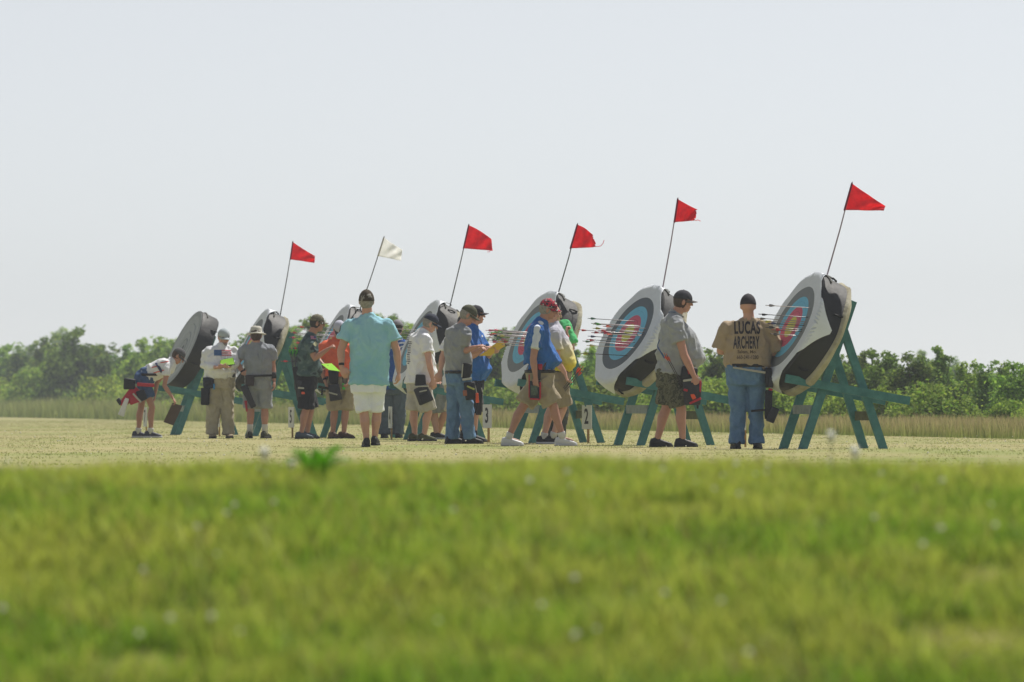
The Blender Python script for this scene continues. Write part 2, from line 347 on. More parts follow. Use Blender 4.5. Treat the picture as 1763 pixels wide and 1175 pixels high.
# dandelion clocks and a leafy weed on the crest of the bank
dm = mat('seed_fluff', (250, 250, 246), .9, trans=.5); stm = mat('flower_stem', (120, 128, 72), .7)
for px, py, r, lab in ((455, 780, .019, 'white dandelion clock left of the leafy weed on the bank crest'), (502, 800, .012, 'small pale seed head just below the left dandelion clock'),
                       (1430, 752, .017, 'taller dandelion clock below the rightmost target stand'), (1472, 778, .018, 'lower dandelion clock in front of the rightmost target stand')):
    q = P(px, py, 18.0); zg = float(ground_z(np.array([q.x]), np.array([q.y]))[0]); r0 = empty('dandelion', (q.x, q.y, zg)); tag(r0, lab, 'dandelion', 'dandelion clocks on the bank crest')
    mb = MB(); mb.tube([(q.x, q.y, zg-.01), (q.x+.004, q.y, (zg+q.z)/2), q], [.0022]*3, n=6); mb.build('stem', stm, r0)
    mb = MB(); ax = (Vector((1, 0, 0)), Vector((0, 1, 0)), Vector((0, 0, 1)))
    for k in range(90):
        d_ = Vector((R.gauss(0, 1), R.gauss(0, 1), R.gauss(0, 1))).normalized(); mb.tube([q, q+d_*(r*.85)], [.0004, .0004], n=3, round_cap=False)
        
        for e1, e2 in ((d_.cross(Z), d_), (Z.cross(d_.cross(Z)), d_.cross(Z))):
            e1 = e1.normalized()*.0052; e2 = e2.normalized()*.0052; i0 = len(mb.v); mb.v += [q+d_*(r*.85)-e1, q+d_*(r*.85)-e2, q+d_*(r*.85)+e1, q+d_*(r*.85)+e2]; mb.f.append((i0, i0+1, i0+2, i0+3))
    mb.build('seed_head', dm, r0)
q = P(548, 800, 17.9); zg = float(ground_z(np.array([q.x]), np.array([q.y]))[0]); wr_ = empty('leafy_weed', (q.x, q.y, zg)); tag(wr_, 'bright green leafy weed standing above the bank crest', 'weed')
lm = mat('weed_leaf', (150, 200, 78), .6, 20, .1, trans=.6)
for tx, ty, ww in ((500, 776, .012), (520, 790, .012), (538, 772, .014), (552, 776, .013), (560, 790, .014), (590, 768, .013), (575, 785, .012), (610, 792, .011), (530, 800, .012), (485, 792, .01)):
    tip = P(tx, ty, 17.9 + R.uniform(-.08, .08)); mid = (q+tip)/2 + Vector((0, 0, .012)); b0 = Vector((q.x, q.y, zg-.01))
    mb = MB(); mb.tube([b0, b0*.4+mid*.6, mid, mid*.4+tip*.6, tip], [(.003, .001), (ww*.6, .0012), (ww, .0014), (ww*.8, .0012), (.001, .001)], n=8); mb.build('leaf', lm, wr_)

# ------------------------------------------------------------------ scrub trees
bark = mat('bark', (92, 80, 66), .9, 12, .2)
leafm = attr_mat('scrub_leaf', .5, .7, .15, var=True)
def scrub(seed, W, H, ncl, nl, leaf, cols, spiky=.15):
    "unit shrub centred on 0; returns (crown mesh, trunk mesh)"
    r = np.random.default_rng(seed); C_ = []; 
    for k in range(ncl):
        a = r.uniform(0, 2*np.pi); q = r.uniform(0, 1)**.5; zz = r.uniform(.08, 1)
        env = (1-zz**2.2)**.5 if zz < 1 else 0
        env = max(env, .12)*(.75+.25*math.sin(a*3+seed))
        C_.append((math.cos(a)*W/2*q*env, math.sin(a)*W/2*q*env, zz*H*.88, r.uniform(.10, .22)*W*(.6+.5*(1-zz))))
    for k in range(int(ncl*spiky)):
        a = r.uniform(0, 2*np.pi); C_.append((math.cos(a)*W*.22*r.random(), math.sin(a)*W*.22*r.random(), H*r.uniform(.88, 1.08), .06*W))
    C_ = np.array(C_); k = r.choice(len(C_), nl, p=C_[:, 3]**2/np.sum(C_[:, 3]**2))
    d = r.normal(size=(nl, 3)); d /= np.linalg.norm(d, axis=1)[:, None]; rad = r.uniform(.3, 1.0, nl)**.6*(1+r.exponential(.22, nl))
    p = C_[k, :3] + d*(C_[k, 3]*rad)[:, None]*np.array([1, 1, .8]); p[:, 2] = np.abs(p[:, 2])
    nrm = d*.6 + r.normal(size=(nl, 3))*.6 + np.array([0, 0, .35]); nrm /= np.linalg.norm(nrm, axis=1)[:, None]
    t1 = np.cross(nrm, r.normal(size=(nl, 3))); t1 /= np.linalg.norm(t1, axis=1)[:, None]; t2 = np.cross(nrm, t1)
    s = (leaf*r.uniform(.6, 1.3, nl))[:, None]
    v = np.stack([p-t1*s, p+t2*s*.55, p+t1*s, p-t2*s*.55], 1); i = np.arange(nl)*4
    f = np.stack([i, i+1, i+2, i+3], -1); cc = np.array([lin(c) for c in cols]); ck = r.uniform(.75, 1.2, len(C_)); base = cc[r.choice(len(cols), nl)]*ck[k][:, None]*1.22
    cm = raw_mesh('crown', v.reshape(-1, 3), f, leafm, np.repeat(base, 4, axis=0))
    mb = MB()
    for j in range(5):
        a = r.uniform(0, 6.28); e = C_[r.integers(len(C_))]
        mb.tube([(0, 0, -.05), (math.cos(a)*.05*W, math.sin(a)*.05*W, H*.25), (e[0]*.5, e[1]*.5, H*.25+(e[2]-H*.25)*.5), (e[0], e[1], e[2])], [.03*H/2.5*1.6, .022*H/2.5*1.5, .015, .006], n=7)
    me = bpy.data.meshes.new('trunk'); me.from_pydata([tuple(q) for q in mb.v], [], mb.f); me.materials.append(bark)
    return cm, me
GL = [(104, 136, 46), (122, 152, 56), (136, 164, 66), (86, 116, 44)]
GD = [(100, 132, 58), (116, 148, 62), (88, 118, 54), (136, 158, 70)]
kinds = [scrub(1, 2.6, 2.5, 46, 9000, .075, GL), scrub(2, 2.2, 2.7, 42, 8500, .07, GD, .3), scrub(3, 3.0, 2.2, 50, 9500, .075, GL, .1),
         scrub(4, 2.4, 2.6, 40, 8500, .07, GD), scrub(5, 2.0, 3.0, 40, 7500, .07, GL, .5)]
low = [scrub(8, 3.0, 1.2, 40, 6500, .06, [(134, 158, 56), (114, 146, 50), (150, 168, 70)], .05), scrub(9, 2.6, 1.3, 36, 6000, .06, [(108, 140, 48), (130, 152, 56)], .1)]
def plant_tree(x, y, kind, hgt, wscale, label, cat, group, base_h, name):
    cm, tm = kind; r0 = empty(name, (x, y, 0)); tag(r0, label, cat, group)
    sc = hgt/base_h; r0.scale = (sc*wscale, sc*wscale, sc); r0.rotation_euler = (0, 0, R.uniform(0, 6.28))
    for nme, me in (('crown', cm), ('trunk', tm)):
        o = bpy.data.objects.new(nme, me); COL.objects.link(o); o.parent = r0
    return r0
TOP = ([-400, 0, 50, 90, 112, 130, 165, 200, 240, 275, 330, 375, 430, 450, 500, 560, 600, 650, 690, 730, 800, 850, 888, 910, 960, 1010, 1100, 1215, 1260, 1360, 1460, 1482, 1500, 1521, 1545, 1575, 1603, 1640, 1660, 1700, 1733, 1763, 2100],
       [600, 600, 594, 586, 562, 582, 592, 604, 597, 582, 594, 600, 584, 578, 560, 556, 570, 560, 546, 562, 580, 588, 552, 578, 590, 590, 600, 600, 605, 610, 616, 608, 620, 608, 618, 614, 602, 612, 626, 630, 628, 640, 640])
BH = [2.5, 2.7, 2.2, 2.6, 3.0]
def zone(px): return 'left end' if px < 300 else ('middle' if px < 1150 else 'right end')
px = -230.0; i = 0
while px < 2030:            # main row of scrub trees
    d = edge_d(px)*1.10 + 14 + R.uniform(-3, 5); k = (i*3 + (i//3)) % 5
    top = np.interp(px, *TOP) + R.uniform(-1, 5) + (7 if 700 < px < 1400 else 0); hgt = HC + (HY-top)*d/F; hgt = max(hgt, 1.2)
    wpx = 2.5*hgt/2.6*F/d
    plant_tree((px-881.5)*d/F, d, kinds[k], hgt, R.uniform(.95, 1.2), 'leafy green scrub tree in the line beyond the meadow, at its ' + zone(px), 'scrub tree', 'scrub trees beyond the meadow, ' + zone(px), BH[k], 'scrub_tree')
    px += wpx*R.uniform(.30, .42); i += 1
px = -200.0
while px < 2000:            # low bushes in front
    d = edge_d(px)*1.06 + 6 + R.uniform(-1, 2); k = i % 2
    hgt = (HC + (HY-np.interp(px, *TOP))*d/F)*R.uniform(.42, .62)
    plant_tree((px-881.5)*d/F, d, low[k], hgt, R.uniform(.9, 1.2), 'low yellow green bush in front of the scrub trees, at their ' + zone(px), 'bush', 'low bushes at the foot of the scrub trees, ' + zone(px), 1.2, 'low_bush')
    px += 2.8*hgt/1.2*F/d*R.uniform(.45, .75); i += 1
px = -260.0
while px < 2050:            # far trees, taller, fading in the air
    d = edge_d(px)*1.5 + 120 + R.uniform(-10, 20); k = (i*2) % 5
    top = np.interp(px, *TOP) + R.uniform(4, 18) + (8 if 700 < px < 1400 else 0); hgt = HC + (HY-top)*d/F
    plant_tree((px-881.5)*d/F, d, kinds[k], hgt, R.uniform(1.0, 1.3), 'distant hazy tree standing far behind the scrub, at its ' + zone(px), 'tree', 'distant trees behind the scrub, ' + zone(px), BH[k], 'distant_tree')
    px += 2.6*hgt/2.6*F/d*R.uniform(.45, .6); i += 1

# ------------------------------------------------------------------ target stands, bosses, faces, flags, signs
Z = Vector((0, 0, 1))
teal = mat('teal_paint', (74, 126, 126), .65, 9, .18, .3, 24, second=(54, 104, 108)); teal2 = mat('faded_paint', (120, 150, 148), .7, 12, .2, .2)
greyw = mat('weathered_brace', (150, 160, 158), .8, 12, .15); woodw = mat('bare_brace', (104, 106, 78), .85, 12, .2)
blackb = mat('black_wrap', (26, 27, 30), .62, 6, .2, .25, 14, spec=.5); cream = mat('straw_core', (182, 178, 160), .9, 4, .12, .6, 18, second=(140, 132, 106))
greyf = bpy.data.materials.new('coiled_foam'); greyf.use_nodes = True
def ring_nodes(m, scale_in, stops, noise_mix=.15):
    t = m.node_tree; b = t.nodes['Principled BSDF']; uv = t.nodes.new('ShaderNodeUVMap'); uv.uv_map = 'face_uv'
    ln = t.nodes.new('ShaderNodeVectorMath'); ln.operation = 'LENGTH'; t.links.new(uv.outputs[0], ln.inputs[0])
    ml = t.nodes.new('ShaderNodeMath'); ml.operation = 'MULTIPLY'; ml.inputs[1].default_value = scale_in; t.links.new(ln.outputs['Value'], ml.inputs[0])
    r = t.nodes.new('ShaderNodeValToRGB'); r.color_ramp.interpolation = 'CONSTANT'; e = r.color_ramp.elements
    e[0].position = 0; e[0].color = (*lin(stops[0][1]), 1); e[1].position = stops[-1][0]; e[1].color = (*lin(stops[-1][1]), 1)
    for p, c in stops[1:-1]: x = e.new(p); x.color = (*lin(c), 1)
    t.links.new(ml.outputs[0], r.inputs['Fac'])
    n = t.nodes.new('ShaderNodeTexNoise'); n.inputs['Scale'].default_value = 9; n.inputs['Detail'].default_value = 5; t.links.new(uv.outputs[0], n.inputs['Vector'])
    mr = t.nodes.new('ShaderNodeMapRange'); mr.inputs['To Min'].default_value = 1-noise_mix*2; mr.inputs['To Max'].default_value = 1+noise_mix*.5; t.links.new(n.outputs['Fac'], mr.inputs['Value'])
    hs = t.nodes.new('ShaderNodeHueSaturation'); t.links.new(r.outputs['Color'], hs.inputs['Color']); t.links.new(mr.outputs[0], hs.inputs['Value'])
    t.links.new(hs.outputs[0], b.inputs['Base Color']); b.inputs['Roughness'].default_value = .75; return r, b, hs
def face_mat(name, dark):
    m = bpy.data.materials.new(name); m.use_nodes = True; w_ = (232, 238, 246); ln_ = (200, 200, 205)
    gold, red, blue = (224, 218, 104), (224, 104, 130), (122, 202, 236)
    st = [(0, gold), (.060, (150, 146, 70)), (.062, gold), (.122, red), (.182, (160, 60, 80)), (.1845, red), (.244, blue), (.304, (100, 176, 212)), (.3065, blue), (.366, dark),
          (.426, tuple(min(255, v+45) for v in dark)), (.429, dark), (.488, w_)]
    _, b, hs = ring_nodes(m, 1.0, st, .08)
    t = m.node_tree; tr = t.nodes.new('ShaderNodeBsdfTranslucent'); mx = t.nodes.new('ShaderNodeMixShader'); mx.inputs[0].default_value = .12
    t.links.new(hs.outputs[0], tr.inputs['Color']); t.links.new(b.outputs[0], mx.inputs[1]); t.links.new(tr.outputs[0], mx.inputs[2]); t.links.new(mx.outputs[0], t.nodes['Material Output'].inputs['Surface'])
    return m
faces_m = [face_mat('paper_face_slate', (104, 114, 124)), face_mat('paper_face_grey', (134, 140, 144))]
ring_nodes(greyf, 1.0, [(0, (96, 102, 106)), (.05, (162, 168, 172)), (.14, (140, 148, 152)), (.17, (170, 176, 180)), (.27, (156, 163, 167)), (.29, (176, 182, 186)), (.42, (160, 167, 170)), (.44, (176, 182, 185)), (.57, (158, 164, 168)), (.9, (158, 164, 168))], .15)
RB, TH1, TH2 = .66, .27, .39
def frame_axes(az, lean):
    a, l = math.radians(az), math.radians(lean); u = Vector((math.cos(a), math.sin(a), 0)); v = Vector((math.sin(a), -math.cos(a), 0))
    n = -u*math.cos(l) + Z*math.sin(l); wv = u*math.sin(l) + Z*math.cos(l); return u, v, n, wv
def disc_to(o3, M_):  # helper: transform
    return [M_ @ p for p in o3]
T = [ # feet row, front foot centre px, face centre px/py, azimuth, lean, label bits
    dict(y=773, fx=1365, cx=1362, cy=563.5, az=18, ln=25.5, face=1, nm='rightmost', n=10),
    dict(y=767, fx=1083, cx=1082, cy=574.5, az=26, ln=29, face=0, nm='second from the right', n=13),
    dict(y=763, fx=901, cx=911, cy=582, az=22, ln=26, face=1, nm='third from the right', n=16),
    dict(y=757, fx=709, cx=716, cy=590, az=15, ln=26, face=1, nm='fourth from the right', n=9),
    dict(y=754, fx=563, cx=565, cy=594, az=14, ln=26, face=1, nm='third from the left', n=8),
    dict(y=751, fx=433, cx=428, cy=598, az=13, ln=26, face=1, nm='second from the left', n=7),
    dict(y=749, fx=302, cx=314, cy=599, saz=11, az=18, ln=25, face=None, nm='leftmost', n=0)]
for i, t_ in enumerate(T):
    d = dist(t_['y']); t_['d'] = d; u, v, n, wv = frame_axes(t_['az'], t_['ln']); t_['ax'] = (u, v, n, wv)
    O = Vector(((t_['fx']-881.5)*d/F, d, 0)); t_['O'] = O; fc = P(t_['cx'], t_['cy'], d); t_['fc'] = fc
    # ---- stand
    u0, v0 = u, v; u, v = frame_axes(t_.get('saz', t_['az']), 25)[:2]
    root = empty('target_stand', O); tag(root, 'teal timber easel stand carrying the target ' + t_['nm'], 'stand', 'timber stands of the targets'); t_['stand'] = root
    L = lambda a, b, c: O + u*a + v*b + Z*c
    for sv in (.30, -.30):
        MB().bar(L(-.01, sv, -.03), L(.585, sv, 1.62), .095, .04, v).build('front_leg', teal, root, smooth=False)
        MB().bar(L(.96, sv*.97, -.03), L(.50, sv*.97 - math.copysign(.042, sv), 1.30), .09, .04, v).build('rear_leg', teal, root, smooth=False)
        MB().bar(L(-.23, sv+math.copysign(.09, sv), .77), L(1.23, sv+math.copysign(.058, sv), .525), .09, .04, v).build('support_arm', teal, root, smooth=False)
    MB().bar(L(.115, -.27, .43), L(.115, .27, .43), .10, .03, u).build('brace', greyw, root, smooth=False)
    MB().bar(L(.845, -.27, .36), L(.845, .27, .36), .10, .03, u).build('brace', woodw, root, smooth=False)
    MB().bar(L(.50, -.27, 1.45), L(.50, .27, 1.45), .09, .03, u).build('brace', teal, root, smooth=False)
    u, v = u0, v0
    # ---- boss: lathe around -n
    bt = empty('target_boss', fc - wv*RB); t_['boss'] = bt
    tag(bt, ('round grey foam target without a paper face, leaning on its stand' if t_['face'] is None else
             'round straw target leaning on its stand under a white paper face, ' + t_['nm']), 'archery target', 'round targets on the stands')
    def lathe(prof, name, m, wob=0, sd=0, uvs=False):
        N = 64; vs = []; fs = []
        for (dep, r) in prof:
            for k in range(N):
                a = 2*math.pi*k/N; q = r*(1 + wob*noise.noise((math.cos(a)*3+sd, math.sin(a)*3, dep*9)))
                vs.append(fc - n*(dep*(1 + (.10*math.sin(a) + .14*noise.noise((math.cos(a)*1.5+sd, math.sin(a)*1.5, 4.4)) if .15 < dep < .33 else 0))) + v*(q*math.cos(a)) + wv*(q*math.sin(a)))
        for j in range(len(prof)-1):
            for k in range(N): k2 = (k+1) % N; fs.append((j*N+k, (j+1)*N+k, (j+1)*N+k2, j*N+k2))
        fs.append(tuple(range(N))); fs.append(tuple(reversed(range((len(prof)-1)*N, len(prof)*N))))
        mb = MB(); mb.v = vs; mb.f = fs; o = mb.build(name, m, bt, sharp=38)
        if uvs:
            uvl = o.data.uv_layers.new(name='face_uv'); o0 = bt.location
            for lp in o.data.loops:
                p = o.data.vertices[lp.vertex_index].co + o0 - fc; uvl.data[lp.index].uv = (p.dot(v), p.dot(wv))
        return o
    if t_['face'] is None:
        lathe([(.0, .03), (.012, .05), (.004, .10), (-.004, .16), (.006, .17), (-.004, .28), (.006, .29), (-.002, .43), (.008, .44), (0, .57), (.0, .655), (.004, .660)], 'foam_front', greyf, uvs=True)
        lathe([(.005, .655), (.01, .668), (.26, .672), (.275, .66), (.276, .3)], 'side_wrap', blackb, .006)
    else:
        lathe([(.002, .3), (.003, .64), (.02, .662), (TH1, RB+.006), (TH1+.005, .64)], 'side_wrap', blackb, .012, i)
        lathe([(TH1-.01, .64), (TH1+.01, .672), (.30, .688), (.34, .680), (.37, .650), (TH2, .60), (TH2+.005, .3)], 'straw_back', cream, .05, i*2)
    for a in (20, 75, 262, 318):
        mb = MB(); a = math.radians(a + i*13); rr = RB+.022; c = fc - n*(.19+.05*math.sin(a*3)) + v*(rr*math.cos(a)) + wv*(rr*math.sin(a)); rad = (v*math.cos(a)+wv*math.sin(a)); tg = (-v*math.sin(a)+wv*math.cos(a))
        mb.tube([c-n*-.05 - rad*.01, c + rad*.006, c+n*-.055+tg*.02-rad*.008], [.011]*3, n=6)
        mb.build('strap', mat('strap_black', (16, 16, 18), .6), bt)
    pts = [fc - n*(.10) + (v*math.cos(a)+wv*math.sin(a))*(RB+.016) for a in [math.radians(60+k*4) for k in range(16)]]
    MB().tube(pts, [.012]*16, n=6).build('rope', mat('rope_grey', (96, 96, 92), .9), bt)
    # ---- paper face, square set on its corner, corners folded over the edge
    if t_['face'] is not None:
        NA, NRr = 96, 110; vs = []; uv = []; H_ = .622; rot = math.radians([2, -3, 4, -2, 3, -4, 0][i])
        for k in range(NA):
            a = 2*math.pi*k/NA; aa = a + math.radians(45) - rot; ex = H_/max(abs(math.cos(aa)), abs(math.sin(aa)))
            droop = 1.0
            for j in range(NRr+1):
                r = ex*j/NRr; rw = noise.noise((math.cos(a)*r*4+i, math.sin(a)*r*4, 1.3))
                if r <= RB-.02: rr, dp = r, -.006 - .006*rw*(r/RB)
                else:
                    e = r-(RB-.02); bend = min(e/.018, 1); ang = bend*math.pi/2
                    if e < .018: rr = RB-.02 + .040*math.sin(ang); dp = -.006 + .020*(1-math.cos(ang))
                    else: kk = .14 + .14*max(0, -math.cos(a)); rr = RB+.020 + .008*rw + kk*(e-.018); dp = .014 + (e-.018)*.97
                p = fc - n*dp + v*(rr*math.cos(a)) + wv*(rr*math.sin(a)); vs.append(p); uv.append((r*math.cos(a), r*math.sin(a)))
        fs = []
        for k in range(NA):
            k2 = (k+1) % NA
            for j in range(NRr): a_, b_, c_, e_ = k*(NRr+1)+j, k*(NRr+1)+j+1, k2*(NRr+1)+j+1, k2*(NRr+1)+j; fs.append((a_, b_, c_, e_) if j else (a_, b_, c_))
        mb = MB(); mb.v = vs; mb.f = fs; o = mb.build('paper_face', faces_m[t_['face'] if i else 1], bt, smooth=True, sharp=24)
        l = o.data.uv_layers.new(name='face_uv')
        for lp in o.data.loops: l.data[lp.index].uv = uv[lp.vertex_index]
        sm = o.modifiers.new('thick', 'SOLIDIFY'); sm.thickness = .003; sm.offset = 0
        for dd_ in ((.0, .27), (1.57, .27)):
            mb = MB(); a = dd_[0]+rot; c = fc - n*(.22) + (v*math.cos(a)+wv*math.sin(a))*(RB+.035); mb.ell(c, (v, wv, n), (.011, .011, .011), 8, 6)
            o2 = mb.build('pin', mat('pin_dark', (40, 40, 46), .5), o, origin=bt.location)

# flags
red_f = mat('flag_red', (240, 72, 90), .8, 14, .1, .3, 25, trans=.65); white_f = mat('flag_white', (253, 254, 255), .8, 10, .03, .3, 25, trans=.65)
polem = mat('flag_pole', (150, 134, 146), .5); polem2 = mat('flag_pole_grey', (88, 90, 92), .5)
FL = [(0, (1424, 474), (1467, 316), (1454, 362), (1525, 355), (1521, 363), 'long red pennant with a blunt tip flying over the rightmost target', 0),
      (1, (1141, 496), (1167, 343), (1161, 383), (1201, 361), (1197, 380), 'short torn red pennant over the second target from the right', 1),
      (2, (961, 506), (994, 387), (982, 428), (1021, 405), (1028, 426), 'red pennant with a frayed trailing thread over the third target from the right', 1),
      (3, (776, 522), (807, 388), (798, 428), (846, 412), (848, 432), 'red pennant with a curled fly end over the fourth target from the right', 0),
      (4, (618, 538), (661, 409), (650.8, 441), (692.5, 430), (690, 449), 'white pennant, the only pale flag, over the target behind the teal shirt', 0),
      (5, (482, 545), (504, 417), (499.7, 447), (542, 441), (541.5, 453), 'red pennant over the second target from the left', 0)]
for (ti, pb, ht, hb, ft, fb, lab, torn) in FL:
    d0 = T[ti]['d']; dB = d0 + .1; base = P(*pb, dB) ; top = P(*ht, dB)
    root = empty('flag', base); tag(root, lab, 'flag', 'pennant flags on the targets')
    MB().tube([base - (top-base).normalized()*.22, base, (base+top)/2 + Vector((.006, 0, 0)), top + (top-base).normalized()*.015], [.0085, .0085, .0075, .006], n=8).build('pole', polem if ti < 2 else polem2, root)
    A, B_, C_, D_ = [P(*q, dB) for q in (ht, hb, ft, fb)]; NX, NY = 26, 16; vs = []
    for j in range(NX+1):
        s_ = j/NX
        for k in range(NY+1):
            q = k/NY; p = (A*(1-s_)+C_*s_)*(1-q) + (B_*(1-s_)+D_*s_)*q
            bow = math.sin(s_*math.pi)*.018*(1 if q < .5 else -.6)
            p = p + Vector((0, 1, 0))*(s_*(.05*math.sin(s_*9+ti+q*2) + .025*math.sin(q*7+s_*12+ti*2))) + Z*bow*(1-q)*(1 if ti in (2, 3) else -.3)
            if torn and j > NX-4: p = p - (C_-A).normalized()*(.03*(j-NX+4)/4*abs(noise.noise((k*.9, ti, 0)))*2)
            vs.append(p)
    mb = MB(); mb.v = vs; mb.f = [(j*(NY+1)+k, (j+1)*(NY+1)+k, (j+1)*(NY+1)+k+1, j*(NY+1)+k+1) for j in range(NX) for k in range(NY)]
    o = mb.build('pennant', white_f if ti == 4 else red_f, root); sm = o.modifiers.new('t', 'SOLIDIFY'); sm.thickness = .002
    MB().tube([A, B_], [.011, .011], n=8).build('sleeve', mat('flag_sleeve_w', (170, 168, 160), .8) if ti == 4 else mat('flag_sleeve', (120, 34, 62), .8), root)
    if ti in (1, 2, 3):
        e = {1: [(1197, 380), (1202, 379), (1206, 381)], 2: [(1026, 425), (1034, 424), (1038, 420), (1040, 414)], 3: [(846, 430), (842, 434), (839, 434)]}[ti]
        MB().tube([P(*q, dB + .02) for q in e], [.004]*len(e), n=5).build('loose_thread', red_f, root)

# number signs
signw = mat('sign_white', (208, 210, 210), .7, 8, .05); stakem = mat('stake_wood', (168, 134, 84), .85, 15, .15); inkm = mat('sign_ink', (28, 28, 34), .6)
def text_mesh(txt, size, xs=1.0, bold=0.0, spacing=1.0):
    cu = bpy.data.curves.new('txt', 'FONT'); cu.body = txt; cu.size = size; cu.offset = bold; cu.space_character = spacing; cu.align_x = 'CENTER'; cu.align_y = 'CENTER'; cu.resolution_u = 3; cu.fill_mode = 'FRONT'
    ob = bpy.data.objects.new('txt', cu); COL.objects.link(ob); bpy.context.view_layer.update()
    me = bpy.data.meshes.new_from_object(ob.evaluated_get(bpy.context.evaluated_depsgraph_get())); bpy.data.objects.remove(ob); bpy.data.curves.remove(cu)
    bm = bmesh.new(); bm.from_mesh(me); bpy.data.meshes.remove(me)
    for vv in bm.verts: vv.co.x *= xs
    return bm
SG = [(0, 1280.5, 699, 737, 770, 84, '1', 'behind the jeans of the man in the tan shirt'), (1, 1010.5, 697, 740, 763, 66, '2', 'reading 2, between the two right hand stands'), (2, 839, 696, 738, 762, 67, '3', 'reading 3, right of the man in jeans'),
      (3, 672, 702, 736, 757, 80, '4', 'seen edge on between the grey trousers'), (4, 501.5, 700, 737.5, 754, 72, '5', 'reading 5, left of the man in black shorts'), (5, 376, 702, 737, 752, 80, '6', 'seen between the khaki trouser legs'), (6, 250, 704, 733, 751, 76, '7', 'seen between the bending woman\'s legs')]
for (ti, px, y0, y1, yf, az, ch, lab) in SG:
    d = dist(yf) ; a = math.radians(az); nn = Vector((-math.sin(a), -math.cos(a), 0)); sx = Vector((math.cos(a), -math.sin(a), 0))
    hgt = .305; c0 = P(px, (y0+y1)/2, d); c0.z = max(.30, c0.z); root = empty('number_sign', (c0.x, c0.y, 0)); tag(root, 'white number sign on a stake, ' + lab, 'sign', 'number signs in front of the targets')
    MB().box(c0, (sx, nn, Z), (.14, .006, hgt/2), 1, 0).build('board', signw, root, smooth=False)
    MB().bar((c0.x-nn.x*.018, c0.y-nn.y*.018, -.05), Vector((c0.x, c0.y, c0.z+.08))-nn*.018, .034, .02, nn).build('stake', stakem, root, smooth=False)
    bm = text_mesh(ch, .27, .95, .006); mb = MB()
    for v_ in bm.verts: mb.v.append(c0 + nn*.009 + sx*v_.co.x + Z*v_.co.y)
    bm.verts.index_update(); mb.f = [tuple(v_.index for v_ in f_.verts) for f_ in bm.faces]; bm.free(); mb.build('numeral', inkm, root, smooth=False)

# arrows
shaftm = [mat('carbon_shaft', (52, 48, 56), .35, spec=.5), mat('alloy_shaft', (150, 140, 146), .3, spec=.6), mat('pale_shaft', (196, 186, 188), .4)]
fcol = {'red': (222, 56, 60), 'pink': (232, 86, 130), 'orange': (240, 96, 40), 'green': (40, 120, 80), 'lime': (90, 200, 60), 'yellow': (214, 210, 70), 'white': (216, 216, 214), 'blue': (50, 70, 130), 'black': (34, 34, 42)}
fm = {k: mat('vane_' + k, c, .5, trans=.25) for k, c in fcol.items()}
def arrow(tail, head, col, sh, label, group, name='arrow', nockc=None):
    root = empty(name, tail); tag(root, label, 'arrow', group); dv = (head-tail).normalized(); ax1 = dv.cross(Z).normalized(); ax2 = dv.cross(ax1)
    MB().tube([tail+dv*.01, head], [.0046, .0046], n=6).build('shaft', sh, root)
    mb = MB(); th = R.uniform(0, 2)
    for k in range(3):
        r_ = ax1*math.cos(th+k*2.094) + ax2*math.sin(th+k*2.094); s_ = dv.cross(r_)
        a = tail+dv*.035; mb.v_ = None; i0 = len(mb.v)
        for off in (-.0008, .0008):
            mb.v += [a+r_*.003+s_*off, a+dv*.008+r_*.016+s_*off, a+dv*.03+r_*.015+s_*off, a+dv*.075+r_*.003+s_*off]
        mb.f += [(i0, i0+1, i0+2, i0+3), (i0+7, i0+6, i0+5, i0+4), (i0, i0+4, i0+5, i0+1), (i0+1, i0+5, i0+6, i0+2), (i0+2, i0+6, i0+7, i0+3)]
    mb.build('fletching', fm[col], root, smooth=False)
    MB().tube([tail, tail+dv*.018], [.0035, .005], n=6).build('nock', fm[nockc or col], root)
TA = {0: [((1318, 526), 'black'), ((1306, 541), 'black'), ((1303, 548), 'black'), ((1312, 553), 'yellow'), ((1322, 557), 'blue'), ((1325, 561), 'white'), ((1318, 564), 'black'), ((1330, 568), 'red'), ((1326, 575), 'black')],
      1: [((1012, 548.5), 'green'), ((1018, 557), 'green'), ((1021, 558.5), 'lime'), ((1038, 562), 'orange'), ((1020, 565.5), 'yellow'), ((996, 568), 'red'), ((1030, 569), 'red'), ((1018, 573), 'red'), ((1040, 575), 'orange'), ((1012, 579), 'blue'),
          ((1003, 587.5), 'green'), ((1010, 585), 'red'), ((1010, 595), 'yellow'), ((999, 608.5), 'yellow'), ((1034, 572.5), 'pink')],
      2: [((836, 569), 'pink'), ((846, 568), 'pink'), ((850, 569), 'pink'), ((840, 573), 'lime'), ((838, 576), 'red'), ((842, 575), 'orange'), ((852, 571), 'lime'), ((836, 581), 'white'), ((856, 578), 'yellow'), ((858, 584), 'pink'), ((842, 586), 'black'),
          ((843, 589), 'pink'), ((862, 588), 'red'), ((866, 591), 'white'), ((864, 594), 'black'), ((850, 582), 'green'), ((846, 577), 'blue'), ((860, 573), 'white')],
      3: [((672, 566), 'white'), ((668, 570), 'black'), ((675, 573), 'white'), ((670, 576), 'white'), ((676, 580), 'black'), ((668, 583), 'white')],
      4: [((512, 563), 'orange'), ((506, 567), 'white'), ((500, 573), 'red'), ((508, 576), 'white'), ((498, 581), 'pink'), ((506, 590), 'red'), ((502, 600), 'orange'), ((484, 622), 'red')],
      5: [((402, 665), 'red'), ((398, 640), 'red'), ((396, 632), 'yellow')]}
